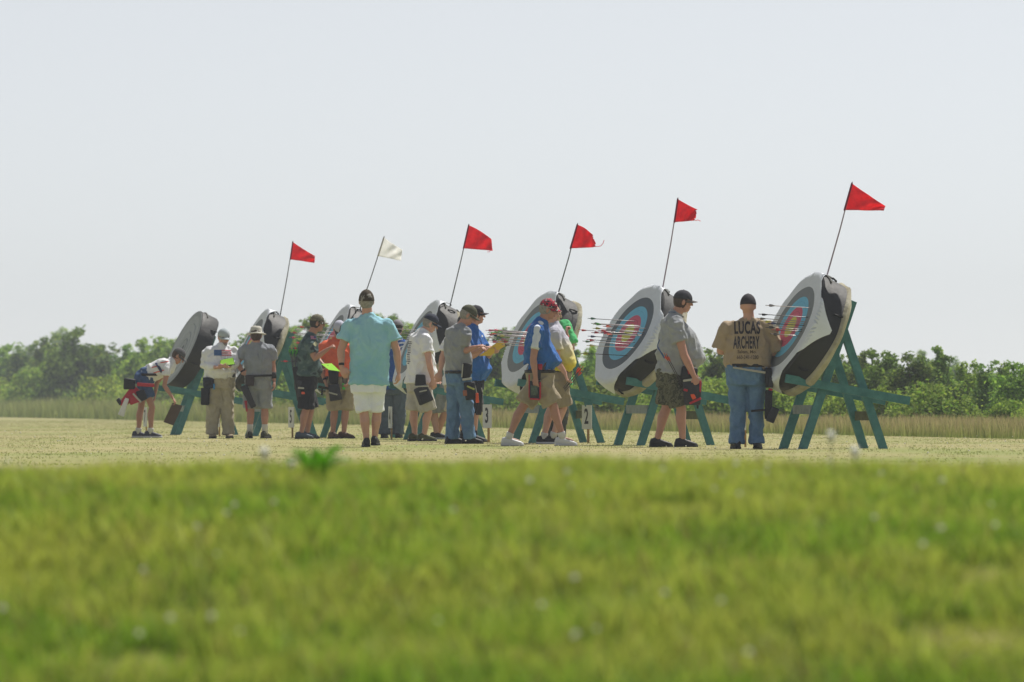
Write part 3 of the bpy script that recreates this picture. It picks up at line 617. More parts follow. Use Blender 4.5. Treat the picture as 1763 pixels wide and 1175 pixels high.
for ti, lst in TA.items():
    t_ = T[ti]; u, v, n, wv = t_['ax']; d = t_['d']; cnt = {}
    for (q, col) in lst:
        a0 = math.radians(t_['az']*.55 + 2 + R.uniform(-1.5, 1.5)); dv = Vector((math.cos(a0), math.sin(a0), -.055 + R.uniform(-.015, .015))).normalized()
        Lg = .60 if ti != 0 else .62
        best = None
        for dy in np.linspace(-.7, .9, 65):        # depth of the tail so that the head lands on the face
            tail = P(q[0], q[1], d+dy); k = (fc_ := t_['fc'] - tail).dot(n)/dv.dot(n); e = abs(k - Lg)
            hit = tail + dv*k - t_['fc']; e += max(0, math.hypot(hit.dot(v), hit.dot(wv))-.42)*6
            if k > 0 and (best is None or e < best[0]): best = (e, tail, k)
        if best is None or best[0] > .5: continue
        tail, k = best[1], best[2]
        arrow(tail, tail+dv*(k+.03), col, shaftm[R.choice([0, 0, 1, 2] if ti != 2 else [0, 1, 2, 2])], 'arrow with %s vanes stuck in the target %s' % (col, t_['nm']), '%s arrows in the target %s' % (col, t_['nm']))

# ------------------------------------------------------------------ people
SK = [(198, 152, 134), (188, 140, 122), (204, 160, 146), (176, 130, 112)]
skins = [mat('skin_%d' % k, c, .55, 14, .06, .1, 80, spec=.35) for k, c in enumerate(SK)]
hairm = {'grey': mat('hair_grey', (150, 146, 140), .7, 40, .2), 'brown': mat('hair_brown', (74, 56, 44), .6, 40, .2), 'dark': mat('hair_dark', (44, 38, 36), .6, 40, .2), 'sandy': mat('hair_sandy', (150, 116, 84), .7, 40, .2)}
eyem = mat('eye_dark', (40, 30, 28), .25, spec=.6); mouthm = mat('mouth_red', (132, 72, 66), .6); glassm = mat('lens_dark', (18, 18, 22), .12, spec=.7)
def C(name, rgb, **k): return cloth(name, rgb, **k)
def head_axes(yaw, pitch, roll=0):
    y, p = math.radians(yaw), math.radians(pitch)
    f = Vector((math.sin(y)*math.cos(p), math.cos(y)*math.cos(p), -math.sin(p))); r = Vector((math.cos(y), -math.sin(y), 0)); u = r.cross(f)
    return r, f, u
def limb(mb, pts, rads, lat=None, n=14):
    mb.tube(pts, rads, lat, n)
def hand(mb, wrist, d, nrm, sc=1.0, curl=35, thumb=1):
    "palm with four unequal fingers and a thumb; d = direction of the hand, nrm = palm side"
    d = d.normalized(); nrm = (nrm - d*nrm.dot(d)); nrm = nrm.normalized() if nrm.length > .05 else Vector((0, 0, 1)).cross(d).normalized(); sd_ = d.cross(nrm)
    mb.tube([wrist-d*.02, wrist+d*.02*sc, wrist+d*.055*sc, wrist+d*.09*sc], [(.026, .02), (.034*sc, .018*sc), (.043*sc, .016*sc), (.040*sc, .013*sc)], sd_, 12)
    for k, (ln, off) in enumerate(((.072, -.033), (.082, -.011), (.076, .011), (.060, .032))):
        b = wrist + d*(.088 - .004*abs(k-1))*sc + sd_*off*sc; pts = [b-d*.01, b]; ang = 0; dd_ = (d + sd_*(off*2.2)).normalized()
        for s_ in (.45, .32, .25):
            ang += math.radians(curl); q = dd_*math.cos(ang*.9) + nrm*math.sin(ang*.9); pts.append(pts[-1] + q*ln*s_*sc)
        mb.tube(pts, [.0085*sc, .0092*sc, .0085*sc, .008*sc, .0068*sc], sd_, 8)
    tb = wrist + d*.03*sc - sd_*.03*sc*thumb; q1 = (d*.7 - sd_*.7*thumb + nrm*.25).normalized(); q2 = (d*.95 - sd_*.15*thumb + nrm*.35).normalized()
    mb.tube([tb - q1*.01, tb+q1*.03*sc, tb+q1*.03*sc+q2*.03*sc, tb+q1*.03*sc+q2*.052*sc], [.012*sc, .0115*sc, .010*sc, .008*sc], None, 8)
def lerp(a, b, t): return a*(1-t) + b*t
def shoe(side_o, ank, fdir, m, sole, root, size=1.0, lift=0):
    f = Vector((fdir.x, fdir.y, 0)).normalized(); r = Vector((f.y, -f.x, 0)); mb = MB(); z0 = lift
    st = [(-.085, .030, .045), (-.07, .036, .085), (-.02, .040, .098), (.035, .042, .088), (.085, .046, .066), (.13, .050, .052), (.17, .044, .040), (.195, .028, .026)]
    ids = []
    for x, w_, h in st:
        c = Vector((ank.x, ank.y, 0)) + f*x*size; i0 = len(mb.v)
        for k in range(14):
            a = 2*math.pi*k/14; zz = h*.5 + h*.5*math.sin(a) if math.sin(a) > 0 else h*.5*(1+max(math.sin(a)*1.15, -1))
            mb.v.append(c + r*(w_*math.copysign(abs(math.cos(a))**.75, math.cos(a))) + Z*(z0 + .012 + zz))
        ids.append(i0)
    for a, b in zip(ids, ids[1:]): mb.join(a, b, 14)
    mb.f.append(tuple(reversed(range(ids[0], ids[0]+14)))); mb.f.append(tuple(range(ids[-1], ids[-1]+14)))
    o = mb.build('shoe', m, root)
    sb = MB(); ids = []
    for x, w_, h in st:
        c = Vector((ank.x, ank.y, 0)) + f*(x*1.04)*size; ids.append(sb.ring(c + Z*(z0+.012), r, Z, w_*1.08, .016, 10, 5))
    for a, b in zip(ids, ids[1:]): sb.join(a, b, 10)
    sb.f.append(tuple(range(ids[0], ids[0]+10))); sb.f.append(tuple(range(ids[-1], ids[-1]+10)))
    sb.build('sole', sole, o, origin=parent_loc(root))
    return o
def box_item(name, c, ax, h, m, parent, origin=None, bev=.012):
    return MB().box(c, ax, h, 1, bev).build(name, m, parent, origin=origin)

def person(s):
    d = dist(s['feet']) + s.get('dd', 0); J = lambda q: P(q[0], q[1], d + (q[2] if len(q) > 2 else 0))
    yaw = s['yaw']; ya = math.radians(yaw); fw = Vector((math.sin(ya), math.cos(ya), 0)); rt = Vector((math.cos(ya), -math.sin(ya), 0))
    root = empty('person', (P(s['P'][0], 700, d).x, d, 0)); tag(root, s['label'], 'person', None); s['root'] = root; s['d'] = d; s['fw'] = fw; s['rt'] = rt
    skin = skins[s.get('skin', 0)]
    Pp, Bp, Cp, Sp, Np, Hp = [J(s[k]) for k in ('P', 'B', 'C', 'S', 'N', 'H')]
    g = s.get('g', 1.0); hw, ww, cw, sw = s.get('tw', (.165, .155, .18, .165)); hd, wd, cd = s.get('td', (.125, .12, .13))
    bx = s.get('belly', 0.0)
    def torso(mb, e, lo=None, top=True, hem=0, e2=0):
        "hips to neck, inflated by e metres"
        pts = [(Pp, hw, hd), (Bp + fw*bx*.5, ww, wd + bx*.5), (Cp + fw*bx*.15, cw, cd), (Sp - Z*.02, sw, .10)]
        if lo is not None: pts = [(lo, hw*1.0+hem+e2, hd*1.0+hem+e2), (Pp if lo.z < Pp.z else lerp(lo, Bp, .4), hw+e2, hd+e2)] + pts[1:]
        mb.tube([p for p, a, b in pts] + ([lerp(Sp, Np, .55)] if top else []), [(a+e, b+e) for p, a, b in pts] + ([(.075+e, .068+e)] if top else []), rt, 24, 2.3, True, False)
    # joints
    sj = s.get('sj', .185); shs = []; arms = s['arms']
    for k, a in enumerate(arms):
        sgn = 1 if k == 0 else -1            # first arm is the person's right
        sh = J(a['s']) if 's' in a else Sp + rt*sgn*sj - Z*.03
        el, wr_ = J(a['e']), J(a['w']); shs.append((sh, el, wr_, a, sgn))
    hips = []
    for k, l in enumerate(s['legs']):
        sgn = 1 if k == 0 else -1; hp = Pp + rt*sgn*(.097 if 'hip' not in l else l['hip']) - Z*.02; kn, an = J(l['k']), J(l['a']); an.z = max(an.z, .085 + l.get('lift', 0)) if not l.get('free') else an.z
        hips.append((hp, kn, an, l, sgn))
    # ---- body
    mb = MB(); torso(mb, -.03)
    mb.tube([lerp(Sp, Np, .1), Np, lerp(Np, Hp, .5)], [(.075, .07), (.060*g, .062*g), (.056*g, .06*g)], rt, 14)
    ar = s.get('ar', 1.0); lr = s.get('lr', 1.0)
    for sh, el, wr_, a, sgn in shs:
        mb.tube([lerp(Sp, Np, .25) + rt*sgn*.04, lerp(Sp+Z*.01, sh, .6), sh], [.055, .06, .062*ar], None, 12)
        mb.tube([sh, lerp(sh, el, .35), lerp(sh, el, .8), el, lerp(el, wr_, .3), lerp(el, wr_, .75), wr_], [.060*ar, .054*ar, .043*ar, .042*ar, .043*ar, .032*ar, .026*ar], None, 12)
        hd_ = (wr_-el).normalized()
        if 'h' in a: hd_ = (J(a['h']) - wr_).normalized()
        nrm = Vector(a['n']) if 'n' in a else -rt*sgn
        hand(mb, wr_, hd_, nrm, g*1.02, a.get('curl', 30), sgn)
    for hp, kn, an, l, sgn in hips:
        kb = (kn-hp).normalized()
        mb.tube([hp, lerp(hp, kn, .35), lerp(hp, kn, .75), kn, lerp(kn, an, .3) - fw*.012, lerp(kn, an, .7), an], [.074*lr, .068*lr, .058*lr, .053*lr, .057*lr, .040*lr, .035*lr], None, 14)
        fd = Vector((math.sin(math.radians(l.get('fy', yaw))), math.cos(math.radians(l.get('fy', yaw))), 0))
        mb.tube([Vector((an.x, an.y, an.z-.03)) - fd*.03, Vector((an.x, an.y, an.z-.045)) + fd*.06, Vector((an.x, an.y, an.z-.055)) + fd*.12], [.03, .028, .018], None, 10)
    hr, hf, hu = head_axes(s.get('hyaw', yaw), s.get('hp', 0)); A = (hr, hf, hu)
    mb.ell(Hp + hu*.012 - hf*.008, A, (.076*g, .096*g, .108*g)); mb.ell(Hp + hf*.03 - hu*.055, A, (.060*g, .060*g, .062*g), 14, 10)
    mb.ell(Hp + hf*.058 - hu*.088, A, (.030, .026, .022), 10, 8)
    mb.tube([Hp + hf*.088 + hu*.015, Hp + hf*.104 - hu*.012, Hp + hf*.110 - hu*.028], [.010, .013, .014], None, 8); mb.tube([Hp - hr*.035 + hf*.083 + hu*.03, Hp + hf*.094 + hu*.03, Hp + hr*.035 + hf*.083 + hu*.03], [.008, .011, .008], None, 8)
    for q in (-1, 1):
        mb.ell(Hp + hr*q*.078*g - hf*.006 - hu*.008, (hf, hr, hu), (.019, .010, .032), 10, 8)
        mb.ell(Hp + hr*q*.042 + hf*.062 - hu*.03, A, (.024, .022, .022), 10, 8)
    body = mb.build('body', skin, root, voxel=.0075)
    for q in (-1, 1): MB().ell(Hp + hr*q*.031 + hf*.0865 + hu*.010, A, (.013, .008, .008), 10, 8).build('eye', eyem, root)
    MB().ell(Hp + hf*.089 - hu*.060, A, (.024, .008, .006), 10, 6).build('mouth', mouthm, root)
    if s.get('beard'): MB().ell(Hp + hf*.046 - hu*.078, A, (.052, .054, .040), 14, 10).build('beard', hairm[s['beard']], root, voxel=.009, wr=.01, wsc=3)
    if s.get('hair'): MB().ell(Hp + hu*.014 - hf*.018, A, (.083*g, .094*g, .108*g)).ell(Hp - hu*.03 - hf*.045, A, (.06, .045, .04)).build('hair', hairm[s['hair']], root, voxel=.01, wr=.006, wsc=4)
    # ---- legs clothing
    L = s['low']; kind, lm_, = L[0], L[1]; wl = L[3] if len(L) > 3 else 1.0
    mb = MB(); top_ = lerp(Pp, Bp, L[2] if len(L) > 2 else .55)
    mb.tube([Pp - Z*.06, Pp, top_], [(hw*.98+.016, hd+.018), (hw+.018, hd+.020), (lerp(hw, ww, .5)+.016, lerp(hd, wd, .5)+.02)], rt, 22, 2.3, True, False)
    for hp, kn, an, l, sgn in hips:
        if kind == 'shorts':
            e = L[4] if len(L) > 4 else 1.0; tp = lerp(hp, kn, .88*e); mb.tube([hp + Z*.02, lerp(hp, kn, .4*e), tp, tp + (kn-hp).normalized()*.02], [(.100*wl*lr, .106*wl*lr), (.102*wl*lr, .104*wl*lr), (.104*wl*lr, .106*wl*lr), (.104*wl*lr, .106*wl*lr)], rt, 18, round_cap=False)
        else:
            bt_ = lerp(kn, an, 1.0); bt_.z = .06; mb.tube([hp + Z*.02, lerp(hp, kn, .4), kn, lerp(kn, bt_, .4), lerp(kn, bt_, .8), bt_], [.102*wl, .096*wl, .084*wl, .078*wl, .078*wl, (.086*wl, .082*wl)], rt, 18, round_cap=False)
    low = mb.build(kind if kind == 'shorts' else 'trousers', lm_, root, voxel=.013, wr=.016 if kind == 'shorts' else .020, wsc=1.25, seed=int(s['H'][0]))
    # ---- shirt
    sm_ = s['shirt']; hem = J(s['hem']) if 'hem' in s else None; mb = MB()
    if hem is not None: torso(mb, .022, hem, hem=s.get('flare', .008), e2=.016)
    else:
        q = lerp(Pp, Bp, .35); mb.tube([q, lerp(q, Bp, .5)+fw*bx*.35, Bp + fw*bx*.5, Cp + fw*bx*.15, Sp - Z*.02, lerp(Sp, Np, .55)], [(hw*.98+.006, hd+.012+bx*.2), (ww+.022, wd+.026+bx*.4), (ww+.024, wd+.024+bx*.5), (cw+.020, cd+.020), (sw+.020, .118), (.082, .078)], rt, 24, 2.3, True, False)
    sl = s.get('sleeve', .62)
    for sh, el, wr_, a, sgn in shs:
        mb.tube([lerp(Sp, Np, .35) + rt*sgn*.03, lerp(Sp+Z*.012, sh, .6), sh], [.068, .076, .080*ar], None, 14)
        if sl <= 1: e = lerp(sh, el, sl); mb.tube([sh, lerp(sh, el, sl*.5), e], [.080*ar, .079*ar, .084*ar*s.get('slw', 1)], None, 16, round_cap=False)
        else: mb.tube([sh, lerp(sh, el, .5), el, lerp(el, wr_, .5), lerp(el, wr_, .92)], [.080*ar, .070*ar, .060*ar, .050*ar, .040*ar], None, 16, round_cap=False)
    shirt = mb.build('shirt', sm_, root, voxel=.011, wr=.019, wsc=1.1, seed=int(s['H'][0])+5); s['shirt_o'] = shirt
    if s.get('collar'):
        mb = MB(); mb.tube([lerp(Sp, Np, .55), lerp(Sp, Np, 1.0) + fw*.0], [(.078, .080), (.072, .074)], rt, 16, round_cap=False); mb.build('collar', s['collar'], root, voxel=.009)
    # ---- belt, socks, shoes
    if s.get('belt'):
        q = lerp(Pp, Bp, s.get('bz', .42)); N = 28; mb = MB(); a0 = [mb.ring(q + Z*z_, rt, fw, hw*.99+.030+r_, hd+.032+bx*.15+r_, N, 2.3) for z_, r_ in ((-.018, -.006), (-.018, 0), (.018, 0), (.018, -.006))]
        for a, b in zip(a0, a0[1:]+a0[:1]): mb.join(a, b, N)
        mb.build('belt', s['belt'], root)
    for hp, kn, an, l, sgn in hips:
        fd = Vector((math.sin(math.radians(l.get('fy', yaw))), math.cos(math.radians(l.get('fy', yaw))), 0))
        if s.get('socks'): MB().tube([Vector((an.x, an.y, an.z-.03)), lerp(an, kn, s.get('sockh', .12)), lerp(an, kn, s.get('sockh', .12)+.03)], [.043, .045, .045], None, 14, round_cap=False).build('sock', s['socks'], root)
        shoe(sgn, an - fd*.012, fd, s['shoes'][0], s['shoes'][1], root, .93, max(0, l.get('lift', 0)))
    # ---- head wear
    hwear = s.get('hat')
    if hwear:
        kd, m1, m2 = hwear; tp = math.radians(hwear[3]) if len(hwear) > 3 else 0; r, f, u = A
        if kd in ('cap', 'back'):
            hc = Hp + u*s.get('capo', .030) - f*.006; mb = MB(); mb.ell(hc, A, (.088*g, .108*g, .132*g - s.get('capo', .030)), 24, 10, .0, 1.0); mb.ell(hc + u*(.131*g - s.get('capo', .030)), A, (.008, .008, .005), 8, 5)
            co = mb.build('cap', m1, root)
            mb = MB(); N = 13; tp_ = []; q = 1
            for i in range(N):
                a = math.pi*(-.5 + i/(N-1)) ; xx = math.sin(a); row = []
                for j in range(6):
                    t = j/5; y_ = .092*math.cos(a*.98)+.012 + (.070*g)*t*(math.cos(a*.80)**.7 if abs(a*.8) < 1.57 else 0); x_ = xx*(.083 - .012*t)
                    z_ = -.004 - .030*(x_/.085)**2*(.5+t*.6) - .012*t
                    row.append(hc + r*x_ + f*y_ + u*z_)
                tp_.append(row)
            i0 = len(mb.v)
            for sgn_ in (0, 1):
                for row in tp_: mb.v += [p_ + u*(.004 if sgn_ else 0) for p_ in row]
            M_ = N*6
            for i in range(N-1):
                for j in range(5):
                    a_ = i*6+j; mb.f.append((a_, a_+1, a_+7, a_+6)); mb.f.append((M_+a_+6, M_+a_+7, M_+a_+1, M_+a_))
            for i in range(N-1): mb.f.append((i*6+5, M_+i*6+5, M_+i*6+11, i*6+11))
            for j in range(5): mb.f.append((j, M_+j, M_+j+1, j+1)); b_ = (N-1)*6+j; mb.f.append((b_+1, M_+b_+1, M_+b_, b_))
            mb.build('brim', m2, co, origin=root.location)
            if s.get('panel'):
                MB().ell(hc + f*.012 + u*.004, A, (.060*g, .100*g, .094*g), 20, 8, .05, .93).build('front_panel', s['panel'], co, origin=root.location)
        elif kd == 'bucket':
            hc = Hp + u*.030; mb = MB(); ids = []
            for z_, rr in ((-.012, .150), (-.008, .150), (.012, .100), (.020, .092), (.060, .090), (.094, .078), (.104, .055), (.107, .01)): ids.append(mb.ring(hc + u*z_, r, f, rr*.96, rr*1.08, 26))
            for a, b in zip(ids, ids[1:]): mb.join(a, b, 26)
            mb.f.append(tuple(reversed(range(ids[0], ids[0]+26)))); mb.f.append(tuple(range(ids[-1], ids[-1]+26)))
            mb.build('bucket_hat', m1, root, wr=.008, wsc=2)
        elif kd == 'visor':
            hc = Hp + u*.036; N = 28; mb = MB(); a0 = [mb.ring(hc + u*z_, r, f, .085+r_, .104+r_, N) for z_, r_ in ((-.016, -.004), (-.016, .002), (.034, -.004), (.034, -.010))]
            for a, b in zip(a0, a0[1:]+a0[:1]): mb.join(a, b, N)
            co = mb.build('visor', m1, root); mb = MB(); mb.tube([hc + f*.075 - u*.008, hc + f*.12 - u*.018, hc + f*.165 - u*.034], [(.084, .004), (.080, .004), (.045, .003)], r, 18); mb.build('brim', m2, co, origin=root.location)
    if s.get('glasses'):
        for q in (-1, 1): MB().ell(Hp + hr*q*.033 + hf*.096 + hu*.012, A, (.026, .006, .018), 12, 8).build('lens', glassm, root)
        for q in (-1, 1): MB().tube([Hp + hr*q*.062 + hf*.088 + hu*.016, Hp + hr*q*.082 + hf*.0 + hu*.01], [.003, .003], n=6).build('temple_arm', glassm, root)
    for (k, t0, t1, rad, mm, nm) in s.get('bands', []):        # bands round a forearm: watch, guard
        sh, el, wr_, a, sgn = shs[k]; MB().tube([lerp(el, wr_, t0), lerp(el, wr_, t1)], [rad, rad], None, 14, round_cap=False).build(nm, mm, root)
    s['J'] = J; s['shs'] = shs
    return s
def decal(s, verts2, faces2, m, name, cx, cy, direction=Vector((0, 1, 0)), parent=None, off=.0035):
    "lay a flat print (metres, x right, y up) on the shirt, seen along direction, centred on photo pixel"
    sh = s['shirt_o']; o0 = s['root'].location; bv = BVHTree.FromPolygons([tuple(Vector(v_.co)+o0) for v_ in sh.data.vertices], [tuple(p.vertices) for p in sh.data.polygons])
    c = P(cx, cy, s['d']); dr = direction.normalized(); rx = Vector((dr.y, -dr.x, 0)).normalized(); mb = MB(); okk = []
    for (a, b) in verts2:
        q = c + rx*a + Z*b - dr*1.2; hit, nn, ix, ds = bv.ray_cast(q, dr)
        if hit is None: okk.append(False); mb.v.append(q)
        else: okk.append(True); mb.v.append(hit + nn*off if nn.dot(dr) < 0 else hit - dr*off)
    mb.f = [f_ for f_ in faces2 if all(okk[i] for i in f_)]
    if mb.f: return mb.build(name, m, parent or s['root'])
def text_decal(s, txt, size, xs, bold, cx, cy, m, name, direction=Vector((0, 1, 0)), spacing=1.0):
    bm = text_mesh(txt, size, xs, bold, spacing); bmesh.ops.triangulate(bm, faces=bm.faces)
    for _ in range(3):
        e = [e for e in bm.edges if e.calc_length() > .02]
        if e: bmesh.ops.subdivide_edges(bm, edges=e, cuts=1); bmesh.ops.triangulate(bm, faces=[f for f in bm.faces if len(f.verts) > 3])
    bm.verts.index_update(); vs = [(v.co.x, v.co.y) for v in bm.verts]; fs = [tuple(v.index for v in f.verts) for f in bm.faces]; bm.free()
    return decal(s, vs, fs, m, name, cx, cy, direction)
def grid2(w_, h_, nx_=10, ny_=6, x0=0, y0=0):
    vs = [(x0 + w_*(i/nx_-.5), y0 + h_*(j/ny_-.5)) for j in range(ny_+1) for i in range(nx_+1)]; return vs, [(j*(nx_+1)+i, j*(nx_+1)+i+1, (j+1)*(nx_+1)+i+1, (j+1)*(nx_+1)+i) for j in range(ny_) for i in range(nx_)]

black = cloth('black_cloth', (30, 30, 34)); shoe_b = mat('shoe_black', (32, 32, 34), .6); sole_b = mat('sole_black', (22, 22, 24), .7); shoe_w = mat('shoe_white', (206, 208, 212), .5); sole_w = mat('sole_white', (190, 192, 196), .6)
sockw = cloth('sock_white', (208, 208, 208)); beltm = mat('belt_dark', (30, 28, 30), .5); watchm = mat('watch_black', (20, 20, 22), .35)
shoe_g = mat('shoe_slate', (70, 84, 98), .7); shoe_o = mat('shoe_olive', (74, 78, 52), .75); shoe_br = mat('shoe_brown', (84, 62, 48), .7)
PP = {}
def add(key, **s): PP[key] = person(s)
# 1 bending woman
stripe = mat('white_jersey', (222, 224, 228), .85, 6, .05, .2, 40)
add('bend', feet=754, yaw=90, label='person bending forward in a white red striped shirt and denim shorts, leftmost of all', P=(247, 653), B=(260, 643), C=(279, 633), S=(292, 627), N=(300, 620), H=(307, 613), hp=42, tw=(.165, .14, .15, .15), td=(.135, .11, .11), g=.92, sj=.15,
    arms=[dict(s=(289, 634, -.15), e=(283, 664, -.2), w=(297, 685, -.2), n=(-1, 0, -.3), curl=50), dict(s=(289, 634, .14), e=(270, 660, .16), w=(267, 680, .14), n=(-1, 0, 0), curl=25)],
    legs=[dict(k=(262, 702, -.09), a=(259, 747, -.09)), dict(k=(243, 703, .09), a=(238, 747, .09))], low=('shorts', mat('denim_shorts', (62, 88, 128), .9, 20, .12, .2), .8, .98, .68), shirt=stripe, sleeve=.45, belt=beltm, bz=.75, hair='brown',
    hat=('cap', mat('cap_charcoal', (84, 84, 86), .9), mat('cap_charcoal', (84, 84, 86))), glasses=1, socks=sockw, sockh=.14, shoes=(mat('shoe_navy', (52, 54, 70), .6), sole_w), ar=.82, lr=.9, skin=3)
# 2 white long sleeve man with flag
add('flagman', feet=755, yaw=168, label='person in white long sleeved flag shirt and khaki trousers writing on green paper', P=(379, 663), B=(379, 640), C=(379, 618), S=(380, 603), N=(383, 594), H=(385, 581), hp=18, hyaw=158, tw=(.19, .205, .20, .18), td=(.14, .15, .14), belly=.08, hem=(379, 650), sj=.19,
    arms=[dict(e=(351, 630, -.05), w=(372, 633, -.30), n=(0, .3, 1), curl=45), dict(e=(407, 626, -.05), w=(394, 631, -.30), n=(0, 0, 1), curl=45)],
    legs=[dict(k=(367, 706), a=(365, 746)), dict(k=(391, 706), a=(394, 746))], low=('trousers', C('khaki_pants', (176, 168, 146)), .5, 1.16), shirt=C('white_tee_long', (226, 228, 234), na=.05), sleeve=1.5, beard='grey', hair='grey', ar=1.05,
    hat=('cap', mat('cap_pale', (172, 182, 188), .9, 20, .06), mat('cap_pale', (172, 182, 188))), glasses=1, shoes=(mat('shoe_tan', (140, 128, 106), .8), sole_b))
# 3 bucket hat man
add('bucket', feet=755, yaw=4, label='person seen from behind in a bucket hat, grey tee and grey shorts, hand on hip', P=(444, 664), B=(445, 643), C=(445, 618), S=(443, 600), N=(441, 588), H=(441, 578), hp=5, tw=(.175, .175, .19, .175), td=(.13, .13, .13), sj=.20,
    arms=[dict(e=(470, 633, .02), w=(472, 656, -.02), curl=25), dict(e=(409, 626, .03), w=(419, 643, -.06), h=(428, 643, -.08), n=(0, 1, 0), curl=20)],
    legs=[dict(k=(456, 706), a=(456, 746), fy=20), dict(k=(432, 706), a=(430, 746), fy=-10)], low=('shorts', C('grey_shorts', (150, 156, 162)), .5, 1.12), shirt=C('grey_tee_a', (146, 152, 160)), sleeve=.58, hair='brown', socks=sockw, sockh=.33,
    hat=('bucket', mat('hat_beige', (196, 194, 182), .9, 16, .06), None), shoes=(mat('shoe_camo', (58, 62, 46), .8), sole_b), skin=1, bands=[(0, .25, .85, .040, mat('arm_guard', (34, 30, 32), .6), 'arm_guard'), (1, .80, .92, .031, watchm, 'watch')])
# 4 camo tee man
add('camo', feet=755, dd=-1.5, yaw=84, label='person in dark green camouflage tee and black shorts with a quiver on the back', P=(527, 664), B=(528, 640), C=(528, 612), S=(532, 588), N=(538, 573), H=(546, 557), hp=6, tw=(.17, .165, .18, .16), td=(.14, .15, .14), belly=.05, hem=(528, 648), sj=.18,
    arms=[dict(e=(541, 618, -.20), w=(565, 601, -.22), n=(1, 0, 0), curl=75), dict(e=(545, 618, .2), w=(556, 628, .1), curl=40)],
    legs=[dict(k=(527, 706, -.06), a=(519, 747, -.06)), dict(k=(535, 706, .1), a=(529, 747, .12))], low=('shorts', C('black_shorts', (30, 31, 36)), .5, 1.15), shirt=camo('camo_tee', [(48, 66, 70), (66, 88, 88), (86, 104, 106), (38, 50, 56)], 6), sleeve=.62, hair='dark', skin=3,
    hat=('cap', camo('camo_cap', [(92, 88, 70), (120, 116, 96), (70, 66, 52), (136, 130, 110)], 30), camo('camo_cap', [])), glasses=1, shoes=(shoe_g, sole_b))
# 5 orange shirt man
add('orange', feet=755.5, yaw=168, label='person in an orange shirt and khaki shorts with head bowed behind the teal shirt', P=(587, 664), B=(584, 642), C=(582, 618), S=(579, 594), N=(582, 581), H=(584, 567), hp=48, hyaw=165, tw=(.175, .18, .19, .17), td=(.135, .14, .13), belly=.04, sj=.19, hem=(584, 647),
    arms=[dict(e=(553, 632, 0), w=(560, 657, -.1), curl=40), dict(e=(606, 630, 0), w=(600, 655, -.15), curl=40)],
    legs=[dict(k=(576, 708), a=(573, 747), fy=150), dict(k=(595, 708), a=(592, 747), fy=120)], low=('shorts', C('khaki_shorts_a', (164, 152, 128)), .5, 1.15, 1.02), shirt=C('orange_tee', (232, 108, 72)), sleeve=.6, hair='brown', skin=3,
    hat=('cap', mat('cap_whitegrey', (186, 188, 204), .9), mat('cap_navy_brim', (54, 60, 80), .8)), panel=mat('cap_navy_panel', (34, 36, 50), .8), shoes=(shoe_br, sole_b), bands=[(0, .8, .93, .031, watchm, 'watch')])
# 6 teal tee man
teal_tee = mat('teal_tee', (160, 204, 218), .9, 1.6, .06, .25, 45, trans=.0, spec=.12, second=(132, 186, 204)); folds(teal_tee)
add('teal', feet=770, yaw=2, capo=.004, label='person walking away in a pale teal tee and white shorts, closest to the camera', P=(634, 668), B=(636, 634), C=(637, 592), S=(635, 557), N=(632, 540), H=(631, 519), hp=-2, tw=(.185, .205, .21, .19), td=(.13, .14, .14), g=1.04, hem=(635, 663), flare=.014, sj=.215,
    arms=[dict(e=(683, 604, .02), w=(686, 640, .04), curl=35, n=(-1, .3, 0)), dict(e=(587, 603, 0), w=(588, 632, -.04), h=(592, 642, -.06), curl=40, n=(.6, 1, 0))],
    legs=[dict(k=(649, 713, .05), a=(645, 757, .05), lift=.02, fy=5), dict(k=(627, 714), a=(631, 761), fy=-5)], low=('shorts', C('offwhite_shorts', (236, 239, 248), na=.04), .4, .84, .93), shirt=teal_tee, sleeve=.60, slw=1.12, hair='grey', ar=1.08,
    hat=('cap', mat('cap_brown', (72, 62, 48), .9, 30, .2), mat('cap_brown', (72, 62, 48))), glasses=1, shoes=(shoe_b, sole_b), bands=[(1, .78, .92, .034, watchm, 'watch')])
# 7 blue tee man
blue_tee = C('royal_tee', (46, 92, 168))
add('bluetee', feet=755, yaw=8, label='person seen from behind in a royal blue printed tee and grey trousers', P=(676, 672), B=(678, 645), C=(680, 618), S=(682, 592), N=(683, 578), H=(684, 566), hp=12, tw=(.18, .185, .19, .17), td=(.14, .15, .13), sj=.185, hem=(677, 671),
    arms=[dict(e=(703, 628, .15), w=(692, 632, .38), curl=40), dict(e=(656, 628, .15), w=(668, 632, .38), curl=40)],
    legs=[dict(k=(687, 712), a=(686, 746)), dict(k=(664, 712), a=(661, 746))], low=('trousers', C('slate_trousers', (84, 98, 112)), .5, 1.12), shirt=blue_tee, hair='dark', hat=('back', mat('cap_grey_b', (134, 132, 140), .9, 20, .1), mat('cap_dark_b', (50, 44, 46))), shoes=(shoe_b, sole_b))
